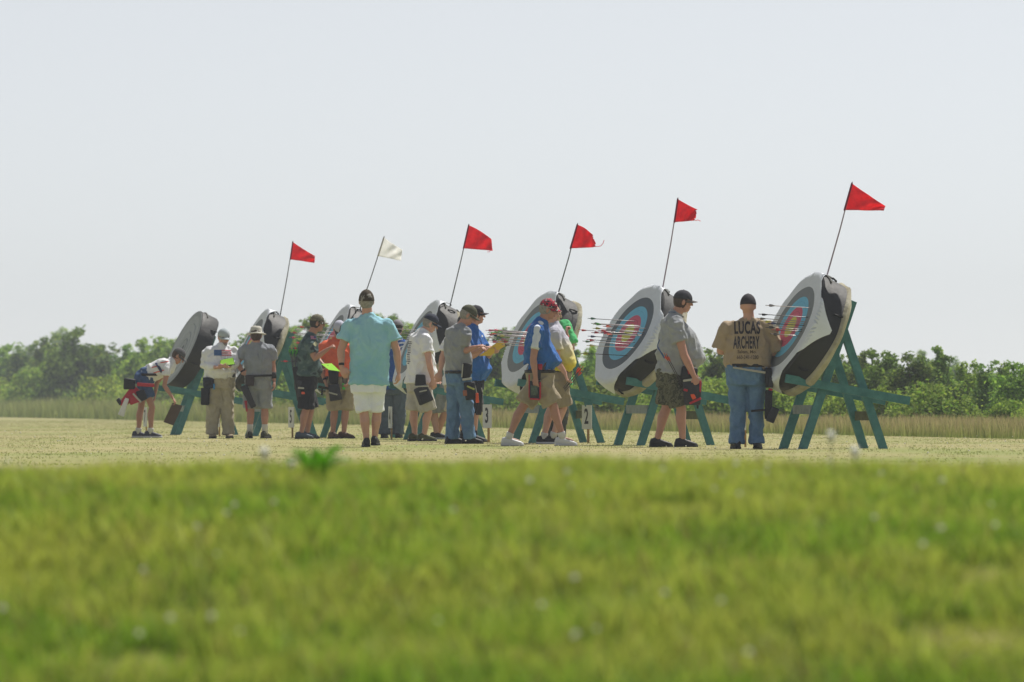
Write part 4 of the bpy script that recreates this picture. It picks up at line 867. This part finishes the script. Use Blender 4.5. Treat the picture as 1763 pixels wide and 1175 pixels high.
# 8 white tee man
white_tee = C('white_tee', (228, 230, 236), na=.04)
add('whitetee', feet=760, yaw=68, label='person in a loose white tee with back print and navy cap, looking down', P=(722, 668), B=(723, 640), C=(723, 608), S=(724, 580), N=(733, 569), H=(741, 557), hp=26, hyaw=84, tw=(.175, .18, .185, .17), td=(.14, .155, .145), belly=.05, sj=.19, hem=(723, 660), flare=.022,
    arms=[dict(e=(739, 626, -.27), w=(745, 653, -.25), curl=30), dict(e=(744, 622, .27), w=(750, 645, .27), curl=30)],
    legs=[dict(k=(738, 710, -.06), a=(730, 752, -.06)), dict(k=(713, 710, .08), a=(714, 752, .08))], low=('shorts', C('stone_shorts', (184, 180, 170)), .4, 1.2, .98), shirt=white_tee, sleeve=.58, hair='grey',
    hat=('cap', mat('cap_navy', (42, 48, 66), .85, 30, .1), mat('cap_navy', (42, 48, 66))), shoes=(shoe_o, sole_b), beard=None)
# 9 visor man
add('visor', feet=759, dd=3.0, yaw=140, label='person in black tee and white visor standing behind the white tee', P=(757, 668), B=(757, 640), C=(757, 610), S=(757, 580), N=(761, 566), H=(764, 552), hp=16, hyaw=150, tw=(.17, .165, .185, .17), td=(.13, .13, .13), sj=.19, hem=(757, 650),
    arms=[dict(e=(736, 625, .1), w=(744, 650, 0), curl=40), dict(e=(775, 622, 0), w=(757, 630, -.25), h=(752, 638, -.28), n=(-.5, 0, -1), curl=40)],
    legs=[dict(k=(748, 712), a=(751, 753), fy=120), dict(k=(766, 712), a=(754, 752, .25), fy=100)], low=('shorts', C('grey_shorts_b', (150, 152, 156)), .4, 1.15), shirt=C('black_tee', (32, 32, 38)), hair='sandy', skin=0,
    hat=('visor', mat('visor_white', (228, 230, 238), .8), mat('visor_white', (228, 230, 238))), glasses=1, shoes=(shoe_b, sole_w))
# 10 white tee partly hidden
add('hidden', feet=762, dd=.8, yaw=78, label='person in white tee mostly hidden behind the man in jeans', P=(785, 668), B=(784, 640), C=(783, 610), S=(785, 583), N=(795, 570), H=(801, 556), hp=25, tw=(.17, .165, .18, .17), td=(.125, .13, .13), sj=.18, hem=(785, 662),
    arms=[dict(s=(772, 590, -.2), e=(762, 615, -.22), w=(758, 640, -.25), curl=30), dict(e=(798, 620, .2), w=(810, 640, .2), curl=30)],
    legs=[dict(k=(778, 712, .0), a=(780, 752)), dict(k=(797, 712, .1), a=(797, 752, .1))], low=('shorts', C('khaki_shorts_c', (180, 170, 146)), .4, 1.1), shirt=C('white_tee_b', (224, 226, 232), na=.04), hair='dark', shoes=(shoe_b, sole_b))
# 11 jeans man
jeans = mat('denim_blue', (100, 132, 166), .9, 9, .12, .3, 40, second=(80, 112, 148)); folds(jeans, .9, 7)
add('jeans', feet=764.5, yaw=62, label='person in grey tee, blue jeans and green cap holding a pen', P=(790, 655), B=(789, 625), C=(787, 596), S=(789, 570), N=(797, 558), H=(806, 543), hp=30, hyaw=86, tw=(.165, .15, .175, .165), td=(.125, .13, .13), sj=.185,
    arms=[dict(e=(796, 606, -.12), w=(818, 598, -.20), h=(828, 595, -.2), n=(0, 0, -1), curl=35), dict(e=(812, 606, .2), w=(826, 601, .05), n=(0, 0, -1), curl=40)],
    legs=[dict(k=(804, 706, -.05), a=(808, 754, -.05), fy=80), dict(k=(781, 706, .08), a=(779, 754, .08), fy=70)], low=('trousers', jeans, .48, 1.04), shirt=C('grey_tee_b', (146, 150, 156)), sleeve=.62, belt=beltm, bz=.46, hair='grey', skin=1,
    hat=('cap', mat('cap_green', (84, 86, 68), .9, 20, .15), mat('cap_green', (84, 86, 68))), shoes=(shoe_b, sole_b))
# 12 blue polo with clipboard
add('polo', feet=761.5, yaw=112, label='heavy person in royal blue polo and black cap holding a yellow clipboard', P=(808, 664), B=(808, 634), C=(810, 602), S=(811, 574), N=(815, 560), H=(820, 543), hp=-2, hyaw=82, tw=(.19, .19, .20, .175), td=(.16, .175, .15), belly=.10, sj=.20, hem=(808, 656),
    arms=[dict(e=(808, 616, -.25), w=(834, 600, -.30), h=(846, 597, -.3), n=(0, 0, -1), curl=30), dict(e=(838, 614, .05), w=(846, 608, -.15), h=(858, 606, -.2), n=(0, 0, 1), curl=60)],
    legs=[dict(k=(800, 712, -.05), a=(798, 753, -.05)), dict(k=(818, 712, .15), a=(816, 753, .15))], low=('shorts', C('black_shorts_b', (28, 29, 34)), .4, 1.2), shirt=C('blue_polo', (46, 104, 182)), collar=C('blue_polo', ()), hair='dark', skin=0, ar=1.1,
    hat=('cap', mat('cap_black', (38, 36, 46), .85), mat('cap_black', (38, 36, 46))), shoes=(shoe_b, sole_b), socks=C('sock_black', (30, 30, 32)), sockh=.2)
# 13 striding man
add('stride', feet=768, yaw=92, label='person striding right in a blue and white polo, khaki shorts and white sneakers', P=(930, 654), B=(929, 626), C=(925, 596), S=(927, 565), N=(936, 550), H=(944, 533), hp=14, tw=(.165, .17, .18, .165), td=(.14, .165, .15), belly=.07, sj=.19, hem=(930, 628),
    arms=[dict(e=(918, 618, -.24), w=(922, 650, -.26), h=(922, 662, -.26), curl=40, n=(.5, .8, 0)), dict(e=(936, 620, .24), w=(942, 645, .24), curl=30)],
    legs=[dict(k=(953, 700, -.08), a=(968, 751, -.08)), dict(k=(900, 701, .08), a=(876, 752, .08))], low=('shorts', C('khaki_shorts_b', (158, 146, 122)), .45, 1.20, .95), shirt=C('blue_polo_b', (46, 102, 176)), collar=C('blue_polo_b', ()), sleeve=.62, hair='grey', belt=beltm, bz=.5, skin=3,
    hat=('cap', camo('plaid_cap', [(34, 34, 48), (190, 50, 70), (40, 40, 60), (206, 200, 190)], 26), camo('plaid_cap', [])), glasses=1, socks=sockw, sockh=.10, shoes=(shoe_w, sole_w))
# 14 yellow grey tee
yel_m = mat('yellow_ombre_tee', (196, 194, 190), .9, 0, 0, .2, 45); t = yel_m.node_tree; b = t.nodes['Principled BSDF']
geo2 = t.nodes.new('ShaderNodeTexCoord'); sp2 = t.nodes.new('ShaderNodeSeparateXYZ'); t.links.new(geo2.outputs['Object'], sp2.inputs[0]); mr2 = t.nodes.new('ShaderNodeMapRange'); mr2.inputs['From Min'].default_value = .80*1.2; mr2.inputs['From Max'].default_value = 1.32; t.links.new(sp2.outputs['Z'], mr2.inputs['Value'])
rr2 = t.nodes.new('ShaderNodeValToRGB'); rr2.color_ramp.elements[0].color = (*lin((214, 200, 54)), 1); rr2.color_ramp.elements[1].color = (*lin((176, 176, 190)), 1); e = rr2.color_ramp.elements.new(.5); e.color = (*lin((206, 196, 150)), 1); t.links.new(mr2.outputs[0], rr2.inputs['Fac']); t.links.new(rr2.outputs['Color'], b.inputs['Base Color'])
add('yellow', feet=764, dd=-1.0, yaw=92, label='person in a grey to yellow tee half hidden behind the striding one', P=(961, 654), B=(962, 626), C=(960, 598), S=(955, 570), N=(952, 556), H=(948, 540), hp=10, tw=(.165, .16, .18, .165), td=(.13, .15, .14), belly=.05, sj=.18, hem=(962, 640),
    arms=[dict(e=(960, 624, -.22), w=(973, 643, -.24), h=(976, 654, -.24), curl=35, n=(1, 0, 0)), dict(s=(964, 578, .15), e=(975, 603, .2), w=(976, 576, .18), h=(976, 566, .18), n=(1, 0, 0), curl=85)],
    legs=[dict(k=(970, 702, -.05), a=(952, 751, -.05)), dict(k=(950, 702, .1), a=(936, 752, .1))], low=('shorts', C('khaki_shorts_d', (150, 138, 114)), .45, 1.16), shirt=yel_m, sleeve=.6, hair='brown', belt=beltm, bz=.55, socks=sockw, sockh=.10, shoes=(shoe_b, sole_w), skin=0, bands=[(1, .84, .92, .032, mat('band_red', (210, 50, 70), .6), 'wrist_band')])
# 15 green shirt, mostly hidden
add('green', feet=764, dd=-.1, yaw=88, label='person in a bright green shirt almost hidden behind two others', P=(962, 664), B=(962, 636), C=(963, 604), S=(964, 570), N=(958, 556), H=(952, 541), hp=8, tw=(.165, .15, .175, .16), td=(.12, .12, .12), sj=.18,
    arms=[dict(s=(972, 562, -.2), e=(984, 600, -.24), w=(968, 616, -.2), curl=30), dict(e=(960, 622, .24), w=(955, 645, .24), curl=30)],
    legs=[dict(k=(968, 708), a=(962, 752)), dict(k=(954, 708, .1), a=(948, 752, .1))], low=('trousers', C('dark_trousers', (70, 74, 70)), .5, 1.0), shirt=C('green_tee', (84, 190, 120)), sleeve=.80, slw=1.25, hair='dark', hem=(963, 664), shoes=(shoe_b, sole_b), ar=1.1)
# 16 big grey tee
camo_s = camo('camo_shorts', [(74, 74, 58), (96, 96, 76), (60, 62, 48), (112, 108, 88)], 16)
add('belly', feet=770, yaw=80, label='person with a large belly in a grey tee, camouflage shorts and dark cap', P=(1156, 657), B=(1163, 614), C=(1163, 582), S=(1157, 553), N=(1166, 538), H=(1176, 520), hp=6, hyaw=84, tw=(.185, .20, .20, .18), td=(.155, .215, .195), g=1.04, belly=.12, sj=.20, hem=(1158, 645),
    arms=[dict(e=(1178, 612, -.26), w=(1195, 648, -.28), h=(1200, 660, -.28), curl=35, n=(0, .8, -.3)), dict(e=(1178, 612, .24), w=(1192, 640, .22), curl=30)],
    legs=[dict(k=(1173, 705, -.08), a=(1175, 755, -.08)), dict(k=(1147, 704, .09), a=(1132, 755, .09))], low=('shorts', camo_s, .35, 1.16, .90), shirt=C('grey_tee_c', (158, 162, 168)), sleeve=.58, ar=1.12, lr=1.08, hair='brown', skin=1,
    hat=('cap', mat('cap_charcoal_b', (58, 58, 66), .9, 30, .1), mat('cap_taupe', (96, 90, 88), .9)), glasses=1, shoes=(shoe_b, sole_b))
# 17 LUCAS ARCHERY
tan_m = C('tan_work_shirt', (164, 146, 122), na=.07)
add('tan', feet=773, yaw=1, capo=.012, label='person seen from behind in a tan lettered shirt and blue jeans, rightmost of all', P=(1285, 654), B=(1287, 618), C=(1288, 588), S=(1289, 562), N=(1289, 546), H=(1288, 527), hp=4, tw=(.20, .24, .235, .20), td=(.15, .17, .155), g=1.02, belly=.04, sj=.235, bz=.68,
    arms=[dict(e=(1334, 607, .05), w=(1322, 606, .34), curl=45), dict(e=(1241, 604, .05), w=(1252, 604, .34), curl=45)],
    legs=[dict(k=(1302, 712), a=(1303, 762), fy=8), dict(k=(1270, 712), a=(1268, 762), fy=-8)], low=('trousers', jeans, .62, 1.02), shirt=tan_m, sleeve=.93, slw=1.1, belt=beltm, ar=1.18, skin=0, lr=1.05,
    hat=('back', mat('cap_black_b', (46, 44, 50), .85), mat('cap_black_b', (46, 44, 50))), shoes=(shoe_b, sole_b))

# ------------------------------------------------------------------ prints on clothing
p = PP['tan']; ink = mat('shirt_print_black', (48, 44, 50), .85)
text_decal(p, 'LUCAS', .185, .48, .0065, 1285.5, 566, ink, 'shirt_lettering', spacing=1.08)
text_decal(p, 'ARCHERY', .185, .315, .0055, 1284, 591.5, ink, 'shirt_lettering', spacing=1.12)
fink = mat('shirt_print_faded', (88, 74, 62), .85)
text_decal(p, 'Salem, Mo.', .050, .95, .001, 1285, 606.5, fink, 'shirt_lettering'); text_decal(p, '660-241-1280', .056, .75, .001, 1286, 616, fink, 'shirt_lettering')
p = PP['flagman']; fb = mat('print_flag_blue', (74, 104, 150), .9); frd = mat('print_flag_red', (186, 84, 96), .9)
dr = Vector((-.15, 1, 0)); decal(p, *grid2(.115, .085, 8, 6), fb, 'flag_canton', 373.5, 608, dr)
for k in range(4): decal(p, *grid2(.145, .012, 10, 1), frd, 'flag_stripe', 388.5, 604 + k*2.9, dr)
decal(p, *grid2(.07, .006, 6, 1), mat('print_grey', (120, 124, 132), .9), 'print_mark', 388, 618, dr)
p = PP['camo']; dr = Vector((-.1, 1, 0)); pk = mat('patch_pink', (188, 128, 150), .9); pb = mat('patch_blue', (70, 74, 130), .9); pg = mat('patch_khaki', (176, 176, 140), .9)
decal(p, *grid2(.075, .05, 6, 4), pk, 'flag_patch', 538, 582, dr, off=.006); decal(p, *grid2(.03, .025, 4, 3), pb, 'flag_patch', 541, 581, dr, off=.009)
vs, fs = grid2(.055, .055, 5, 5); vs = [((x-y)*.72, (x+y)*.72) for x, y in vs]; decal(p, vs, fs, pg, 'badge_patch', 541, 593, dr, off=.006)
p = PP['bluetee']; wp = mat('print_white', (206, 212, 226), .9)
def arc(r0, r1, a0, a1, nn=24, cx=0, cy=0, sx=1.0):
    vs = []; fs = []
    for k in range(nn+1):
        a = math.radians(a0 + (a1-a0)*k/nn); vs += [(cx+r0*math.cos(a)*sx, cy+r0*math.sin(a)), (cx+r1*math.cos(a)*sx, cy+r1*math.sin(a))]
    for k in range(nn): fs.append((2*k, 2*k+1, 2*k+3, 2*k+2))
    return vs, fs
for a in (arc(.155, .17, 10, 170), arc(.10, .125, 20, 330), arc(.05, .07, 0, 300, 16, .01, .0), arc(.04, .06, 180, 420, 16, .03, -.12), arc(.02, .04, 0, 300, 12, -.03, -.13), arc(.03, .05, 60, 300, 12, .04, -.21)):
    decal(p, *a, wp, 'back_print', 694, 604, Vector((.1, 1, 0)))
p = PP['whitetee']; gi = mat('print_charcoal', (84, 86, 96), .9); rq = random.Random(5)
for k in range(13):
    decal(p, *grid2(.055 + rq.random()*.05, .008 + rq.random()*.005, 6, 1, rq.uniform(-.01, .01)), gi, 'back_print', 707.5, 589 + k*3.1, Vector((.45, .9, 0)))
p = PP['polo']; decal(p, *arc(0, .016, 0, 360, 8), wp, 'chest_emblem', 832, 579, Vector((-.3, 1, 0)))
p = PP['bend']
sr = mat('jersey_red', (206, 70, 60), .85); sn = mat('harness_navy', (44, 54, 92), .8)
for (x, y, wd_, ang) in ((275, 640, .17, 14), (268, 632, .10, 14), (284, 624, .12, 10)):
    vs, fs = grid2(wd_, .014, 10, 1); ca, sa = math.cos(math.radians(ang)), math.sin(math.radians(ang)); decal(p, [(a*ca-b*sa, a*sa+b*ca) for a, b in vs], fs, sr, 'jersey_stripe', x, y)
p = PP['stride']; sh, el, wq, _, _ = p['shs'][0]; Sp_ = p['J'](p['S']); Np_ = p['J'](p['N'])
MB().tube([lerp(Sp_, Np_, .6) + p['rt']*.09, lerp(Sp_ + Z*.014, sh, .6) + p['rt']*.006, sh + p['rt']*.020, lerp(sh, el, .35) + p['rt']*.024, lerp(sh, el, .66) + p['rt']*.026], [(.040, .055), (.048, .076), (.050, .082), (.050, .084), (.052, .088)], p['fw'], 18, round_cap=False).build('sleeve_panel', C('polo_panel_white', (206, 214, 228), na=.05), p['root'], voxel=.009, wr=.004, seed=3)
p = PP['belly']; J_ = p['J']; bs = mat('strap_blue', (58, 88, 140), .7)
def strap_on(p, pts, m, name, rad=.011, dr=Vector((0, 1, 0))):
    o0 = p['root'].location; me = p['shirt_o'].data; bv = BVHTree.FromPolygons([tuple(Vector(v_.co)+o0) for v_ in me.vertices], [tuple(q.vertices) for q in me.polygons]); out = []
    for a, b in zip(pts, pts[1:]):
        for k in range(8):
            q = P(a[0]+(b[0]-a[0])*k/8, a[1]+(b[1]-a[1])*k/8, p['d']-1.2); hit = bv.ray_cast(q, dr)[0]
            if hit is not None: out.append(hit - dr*.003)
    if len(out) > 2: MB().tube(out, [(rad, .004)]*len(out), dr.cross(Z), 8).build(name, m, p['root'])
strap_on(p, [(1168, 535), (1155, 534), (1143, 548), (1136, 565), (1134, 585), (1138, 598), (1150, 618)], bs, 'quiver_strap', .010)

strap_on(PP['bend'], [(261, 624), (266, 632), (272, 642)], sn, 'chest_strap', .02)

# ------------------------------------------------------------------ things held and worn on the belt
qb = mat('quiver_black', (30, 30, 36), .6, 20, .2, .3, 40); qb2 = mat('quiver_charcoal', (52, 52, 58), .65, 20, .15); qr = mat('quiver_red', (176, 40, 54), .6, 20, .1); qn = mat('quiver_navy', (40, 44, 64), .7, 20, .15)
qt = mat('quiver_trim', (176, 176, 168), .7); qw = mat('towel_white', (214, 214, 218), .95, 10, .05, .3, 30); qo = mat('tag_orange', (226, 92, 52), .6); qy = mat('trim_lime', (168, 174, 90), .7); qbr = mat('quiver_brown', (62, 54, 56), .75, 20, .15)
def item(p, name, label, cat, segs, dz, group='hip quivers of the archers'):
    "segs: (part, x0, y0, x1, y1, w0, w1 in photo px, thickness m, material[, extra depth])"
    d = p['d']+dz; x0, y0 = segs[0][1:3]; root = empty(name, P(x0, y0, d)); tag(root, label, cat, group)
    for sg in segs:
        a = P(sg[1], sg[2], d + (sg[9] if len(sg) > 9 else 0)); b = P(sg[3], sg[4], d + (sg[9] if len(sg) > 9 else 0)); k = d/F; t = sg[7]
        dd_ = (b-a).normalized(); lat = dd_.cross(Vector((0, 1, 0))).normalized(); w0, w1 = sg[5]*k/2, sg[6]*k/2
        e = min(t*.5, .015, (b-a).length*.2)
        MB().tube([a, a+dd_*e*.4, a+dd_*e, lerp(a, b, .5), b-dd_*e, b-dd_*e*.4, b], [(w0*.8, t*.3), (w0*.95, t*.45), (w0, t*.5), ((w0+w1)/2, t*.55), (w1, t*.5), (w1*.95, t*.45), (w1*.8, t*.3)], lat, 16, 4.5, round_cap=False).build(sg[0], sg[8], root)
    return root
item(PP['bend'], 'hip_quiver', 'red and black hip quiver hanging behind the bending person', 'quiver',
     [('pouch', 236, 668, 209, 699, 19, 13, .09, qr), ('pocket', 213, 661, 233, 662, 20, 18, .10, qb, -.02), ('pouch', 222, 690, 250, 681, 17, 15, .08, qr, -.03), ('pocket', 237, 684, 251, 679, 20, 18, .09, qb, -.05), ('trim', 229, 678, 243, 693, 3, 3, .02, qt, -.09), ('cap_end', 209, 690, 203, 694, 13, 12, .09, qb), ('hip_belt', 236, 662, 266, 664, 6, 6, .02, qr, -.10)], -.22)
item(PP['bend'], 'towel', 'white towel hanging from the red quiver of the bending person', 'towel', [('cloth', 219, 686, 208, 716, 7, 11, .03, qw)], -.34, None)
item(PP['flagman'], 'hip_quiver', 'navy hip quiver on the man with the flag shirt', 'quiver', [('pouch', 359, 650, 359, 669, 20, 18, .10, qn), ('pouch', 354, 668, 353, 698, 16, 15, .11, qb), ('tag', 368.5, 661, 368.5, 671, 3, 3, .02, mat('tag_blue', (50, 130, 190), .6), -.06), ('pocket', 358, 655, 359, 664, 12, 12, .03, qb, -.06)], -.14)
item(PP['flagman'], 'belt_pouch', 'small black pouch on the belt of the flag shirt man', 'pouch', [('pouch', 401, 638, 400, 650, 10, 9, .07, qb)], -.08, None)
item(PP['bucket'], 'hip_quiver', 'brown hip quiver at the left hip of the bucket hat man', 'quiver', [('pouch', 430, 646, 430, 665, 16, 15, .08, qbr), ('tube', 419, 664, 437, 702, 13, 10, .07, qb2, -.02), ('hip_belt', 430, 648, 470, 646.5, 4, 4, .015, qb, -.03), ('towel', 423, 690, 425, 709, 5, 3, .02, qr, .02)], -.18)
item(PP['camo'], 'back_quiver', 'tall dark quiver full of green fletched arrows behind the camouflage tee', 'quiver', [('tube', 508, 632, 520, 688, 11, 12, .09, qb), ('pouch', 520, 655, 519, 684, 16, 13, .10, qb2, -.02), ('trim', 513, 668, 526, 669, 3, 3, .02, qt, -.09), ('badge', 519, 677, 525, 677, 4, 4, .02, qo, -.09)], -.10)
item(PP['orange'], 'hip_quiver', 'black hip quiver with pale piping on the person in orange', 'quiver', [('pouch', 574, 637, 575, 661, 19, 15, .10, qb), ('pouch', 574, 662, 579, 690, 19, 22, .11, qb2), ('trim', 566, 676, 581, 680, 2.5, 2.5, .02, qt, -.07)], -.20)
item(PP['orange'], 'lanyard_tag', 'bright green tag dangling on a cord below the orange shirt', 'tag', [('tag', 591, 660, 592, 671, 4, 4.5, .02, mat('tag_green', (60, 200, 70), .6)), ('cord', 589, 645, 591, 660, 1.5, 1.5, .006, qb)], -.20, None)
item(PP['orange'], 'bow_release', 'small dark camouflage release aid held beside the orange shirt', 'release aid', [('body', 548, 666, 567, 670, 5, 4, .03, camo('release_camo', [(48, 46, 36), (78, 74, 52), (30, 30, 26)], 60)), ('handle', 555, 669, 554, 681, 3, 3, .02, qb)], -.16, None)
item(PP['whitetee'], 'hip_quiver', 'black holster quiver with a buckled pouch on the white tee man', 'quiver', [('pouch', 724, 645, 724, 665, 17, 20, .06, qb), ('pouch', 723, 666, 735, 694, 25, 27, .09, qb2, -.02), ('trim', 713, 666, 738, 665, 2.5, 2.5, .015, qt, -.07), ('trim', 722, 675, 735, 672, 2, 2, .012, qt, -.08), ('pocket', 728, 678, 735, 692, 16, 18, .03, qb, -.07)], -.26)
item(PP['jeans'], 'hip_quiver', 'black quiver with pale piping on the hip of the man in jeans', 'quiver', [('pouch', 805, 626, 802, 652, 16, 15, .06, qb), ('trim', 797, 627, 795, 650, 2, 2, .02, qt, -.03), ('trim', 796, 654, 812, 652, 4, 4, .03, qt, -.03), ('pouch', 808, 658, 810, 689, 20, 17, .10, qb, -.01), ('trim', 804, 665, 817, 671, 3, 3, .02, qy, -.07), ('pocket', 800, 672, 801, 682, 7, 7, .05, mat('pocket_rust', (150, 92, 66), .7), -.06)], -.24)
item(PP['jeans'], 'orange_tag', 'orange tube tag hanging off the quiver of the man in jeans', 'tag', [('tag', 821, 677, 822, 694, 5, 6, .03, qo), ('cord', 818, 664, 821, 677, 1.5, 1.5, .006, qt)], -.26, None)
item(PP['polo'], 'hip_quiver', 'large black hip quiver on the person in royal blue polo', 'quiver', [('pouch', 826, 660, 824, 715, 12, 10, .09, qb), ('trim', 829, 668, 831, 676, 1.5, 1.5, .02, qt, -.05)], -.2)
item(PP['stride'], 'hip_quiver', 'red edged black hip quiver on the striding person', 'quiver', [('pouch', 926, 627, 924, 655, 13, 13, .05, qb), ('pocket', 930, 627, 930, 637, 8, 7, .04, qr, -.02), ('pouch', 921, 656, 921, 688, 20, 19, .08, qb2, -.01), ('trim', 930, 658, 930, 687, 3, 3, .06, qr, -.04), ('trim', 912, 687, 930, 688, 3, 3, .05, qr, -.05), ('pocket', 920, 664, 920, 681, 12, 11, .02, mat('mesh_green', (88, 104, 92), .8, 60, .3), -.06), ('trim', 911, 645, 911, 685, 2, 2, .03, qr, -.03)], -.20)
item(PP['belly'], 'hip_quiver', 'large black hip quiver with red piping on the grey tee man', 'quiver', [('pouch', 1188, 632, 1185, 656, 28, 30, .10, qb), ('trim', 1184, 630, 1187, 645, 5, 4, .04, qr, -.04), ('trim', 1176, 656, 1206, 652, 4, 4, .03, qt, -.05), ('pouch', 1192, 657, 1192, 698, 34, 28, .12, qb2, -.01), ('trim', 1187, 695, 1207, 686, 4, 4, .03, qr, -.07), ('trim', 1206, 656, 1205, 676, 4, 3, .04, qr, -.05), ('trim', 1177, 671, 1184, 673, 4, 4, .03, qr, -.07), ('pocket', 1190, 676, 1196, 688, 8, 8, .03, qo, -.06), ('buckle', 1201, 698, 1201, 704, 4, 3, .02, qb)], -.22)
item(PP['tan'], 'hip_quiver', 'black field quiver strapped to the right leg of the tan shirt person', 'quiver', [('pouch', 1322, 634, 1324, 668, 13, 12, .10, qb), ('pocket', 1328, 650, 1327, 668, 8, 8, .10, qb2, -.03), ('trim', 1327, 669, 1326, 673, 8, 6, .06, qr, -.02), ('tube', 1324, 672, 1322, 722, 13, 12, .09, qb), ('cup', 1335, 702, 1325, 727, 15, 15, .11, qb2, -.02), ('leg_strap', 1293, 708, 1318, 706, 4, 4, .02, qb, -.05), ('hip_belt', 1262, 633, 1318, 642, 3, 4, .015, mat('strap_pale', (170, 168, 158), .7), -.055)], -.14)
# arrows standing in the quivers
p = PP['camo']
for k in range(8):
    tail = P(498 + k*2.1, 597 + (k % 3)*2.5, p['d']-.12 + .02*(k % 3)); head = P(512 + k*.9, 690, p['d']-.10)
    arrow(tail, head, ['lime', 'green', 'lime'][k % 3], shaftm[0], 'dark arrow with green vanes standing in the tall back quiver', 'arrows in the tall back quiver')
p = PP['yellow']
for k in range(4):
    arrow(P(1003 + (k % 2)*4 - 3, 629 + k*2.6, p['d']-.30+.03*k), P(970 + k, 668 + k*2, p['d']-.24), 'orange', shaftm[0], 'arrow with bright orange vanes sticking out behind the yellow tee', 'arrows at the hip of the yellow tee person', nockc='orange')
p = PP['belly']
for k in range(2):
    arrow(P(1143 + k*4, 608 + k*1.5, p['d']-.30), P(1173 + k*3, 664, p['d']-.26), 'orange', shaftm[0], 'arrow with orange nock in the quiver of the grey tee man', 'arrows in the quiver of the grey tee man')

def board(name, label, cat, corners, m, p, thick=.006, paper=None, group=None):
    "flat board through 4 px corners (px, py, dy)"
    q = [P(c[0], c[1], p['d'] + c[2]) for c in corners]; c0 = sum(q, Vector())/4; n = (q[1]-q[0]).cross(q[3]-q[0]).normalized()
    root = empty(name, c0); tag(root, label, cat, group)
    mb = MB(); mb.v = [v_ + n*s_ for s_ in (-thick/2, thick/2) for v_ in q]; mb.f = [(3, 2, 1, 0), (4, 5, 6, 7)] + [(i, (i+1) % 4, 4+(i+1) % 4, 4+i) for i in range(4)]
    mb.build('board', m, root, smooth=False)
    if paper:
        sg = 1 if n.z > 0 else -1; mb = MB(); q2 = [c0 + (v_-c0)*.93 + n*sg*(thick/2+.004) for v_ in q]; NX = 6; mb.v = []
        for j in range(NX+1):
            for i in range(NX+1):
                s_, t_ = i/NX, j/NX; pt = (q2[0]*(1-s_)+q2[1]*s_)*(1-t_) + (q2[3]*(1-s_)+q2[2]*s_)*t_; mb.v.append(pt + n*sg*(.012*s_*t_**2 + .003*math.sin(s_*6)*t_))
        mb.f = [(j*(NX+1)+i, j*(NX+1)+i+1, (j+1)*(NX+1)+i+1, (j+1)*(NX+1)+i) for j in range(NX) for i in range(NX)]; mb.build('paper', paper, root)
    return root
gp = mat('paper_lime', (160, 224, 60), .8, trans=.3); bd = mat('board_dark', (44, 48, 44), .7); bb = mat('board_brown', (84, 68, 54), .75, 8, .1); yb = mat('board_yellow', (214, 184, 70), .7, trans=.15); tanp = mat('paper_tan', (196, 164, 112), .85, trans=.2)
board('clipboard', 'clipboard with bright green paper held by the man in the flag shirt', 'clipboard', [(378, 632, -.36), (405, 628, -.36), (402, 617, -.22), (379, 621, -.22)], bd, PP['flagman'], paper=gp)
board('clipboard', 'brown clipboard dangling from the hand of the bending person', 'clipboard', [(297, 694, -.22), (314.5, 699, -.22), (298.5, 733, -.22), (281.5, 727, -.22)], bb, PP['bend'])
board('paper_sheet', 'bright green score sheet held out by the person in camouflage tee', 'paper', [(553, 627, -.1), (571, 626, .12), (586, 640, .14), (566, 637, -.1)], gp, PP['camo'], thick=.002)
board('clipboard', 'yellow clipboard with a curling tan sheet held by the blue polo person', 'clipboard', [(825, 613, -.36), (843, 613, -.22), (880, 589, -.16), (860, 587, -.40)], yb, PP['polo'], paper=tanp)
MB().tube([P(826, 586, PP['jeans']['d']-.24), P(831, 597, PP['jeans']['d']-.22)], [.004, .003], n=8).build('pen', mat('pen_blue', (50, 60, 110), .4), origin=P(826, 590, PP['jeans']['d']-.24)); tag(bpy.data.objects['pen'], 'thin pen in the raised hand of the man in jeans', 'pen')

# ------------------------------------------------------------------ hazy air
hm = bpy.data.materials.new('haze_air'); hm.use_nodes = True; t = hm.node_tree; t.nodes.remove(t.nodes['Principled BSDF'])
pv = t.nodes.new('ShaderNodeVolumePrincipled'); pv.inputs['Color'].default_value = (.86, .92, 1, 1); pv.inputs['Density'].default_value = .0006; pv.inputs['Anisotropy'].default_value = .2
t.links.new(pv.outputs[0], t.nodes['Material Output'].inputs['Volume'])
hb = MB(); hb.box((0, 380, 6), (Vector((1, 0, 0)), Vector((0, 1, 0)), Vector((0, 0, 1))), (420, 440, 9)); ho = hb.build('haze', hm, smooth=False); tag(ho, 'thin pale summer haze over the whole field', kind='stuff')
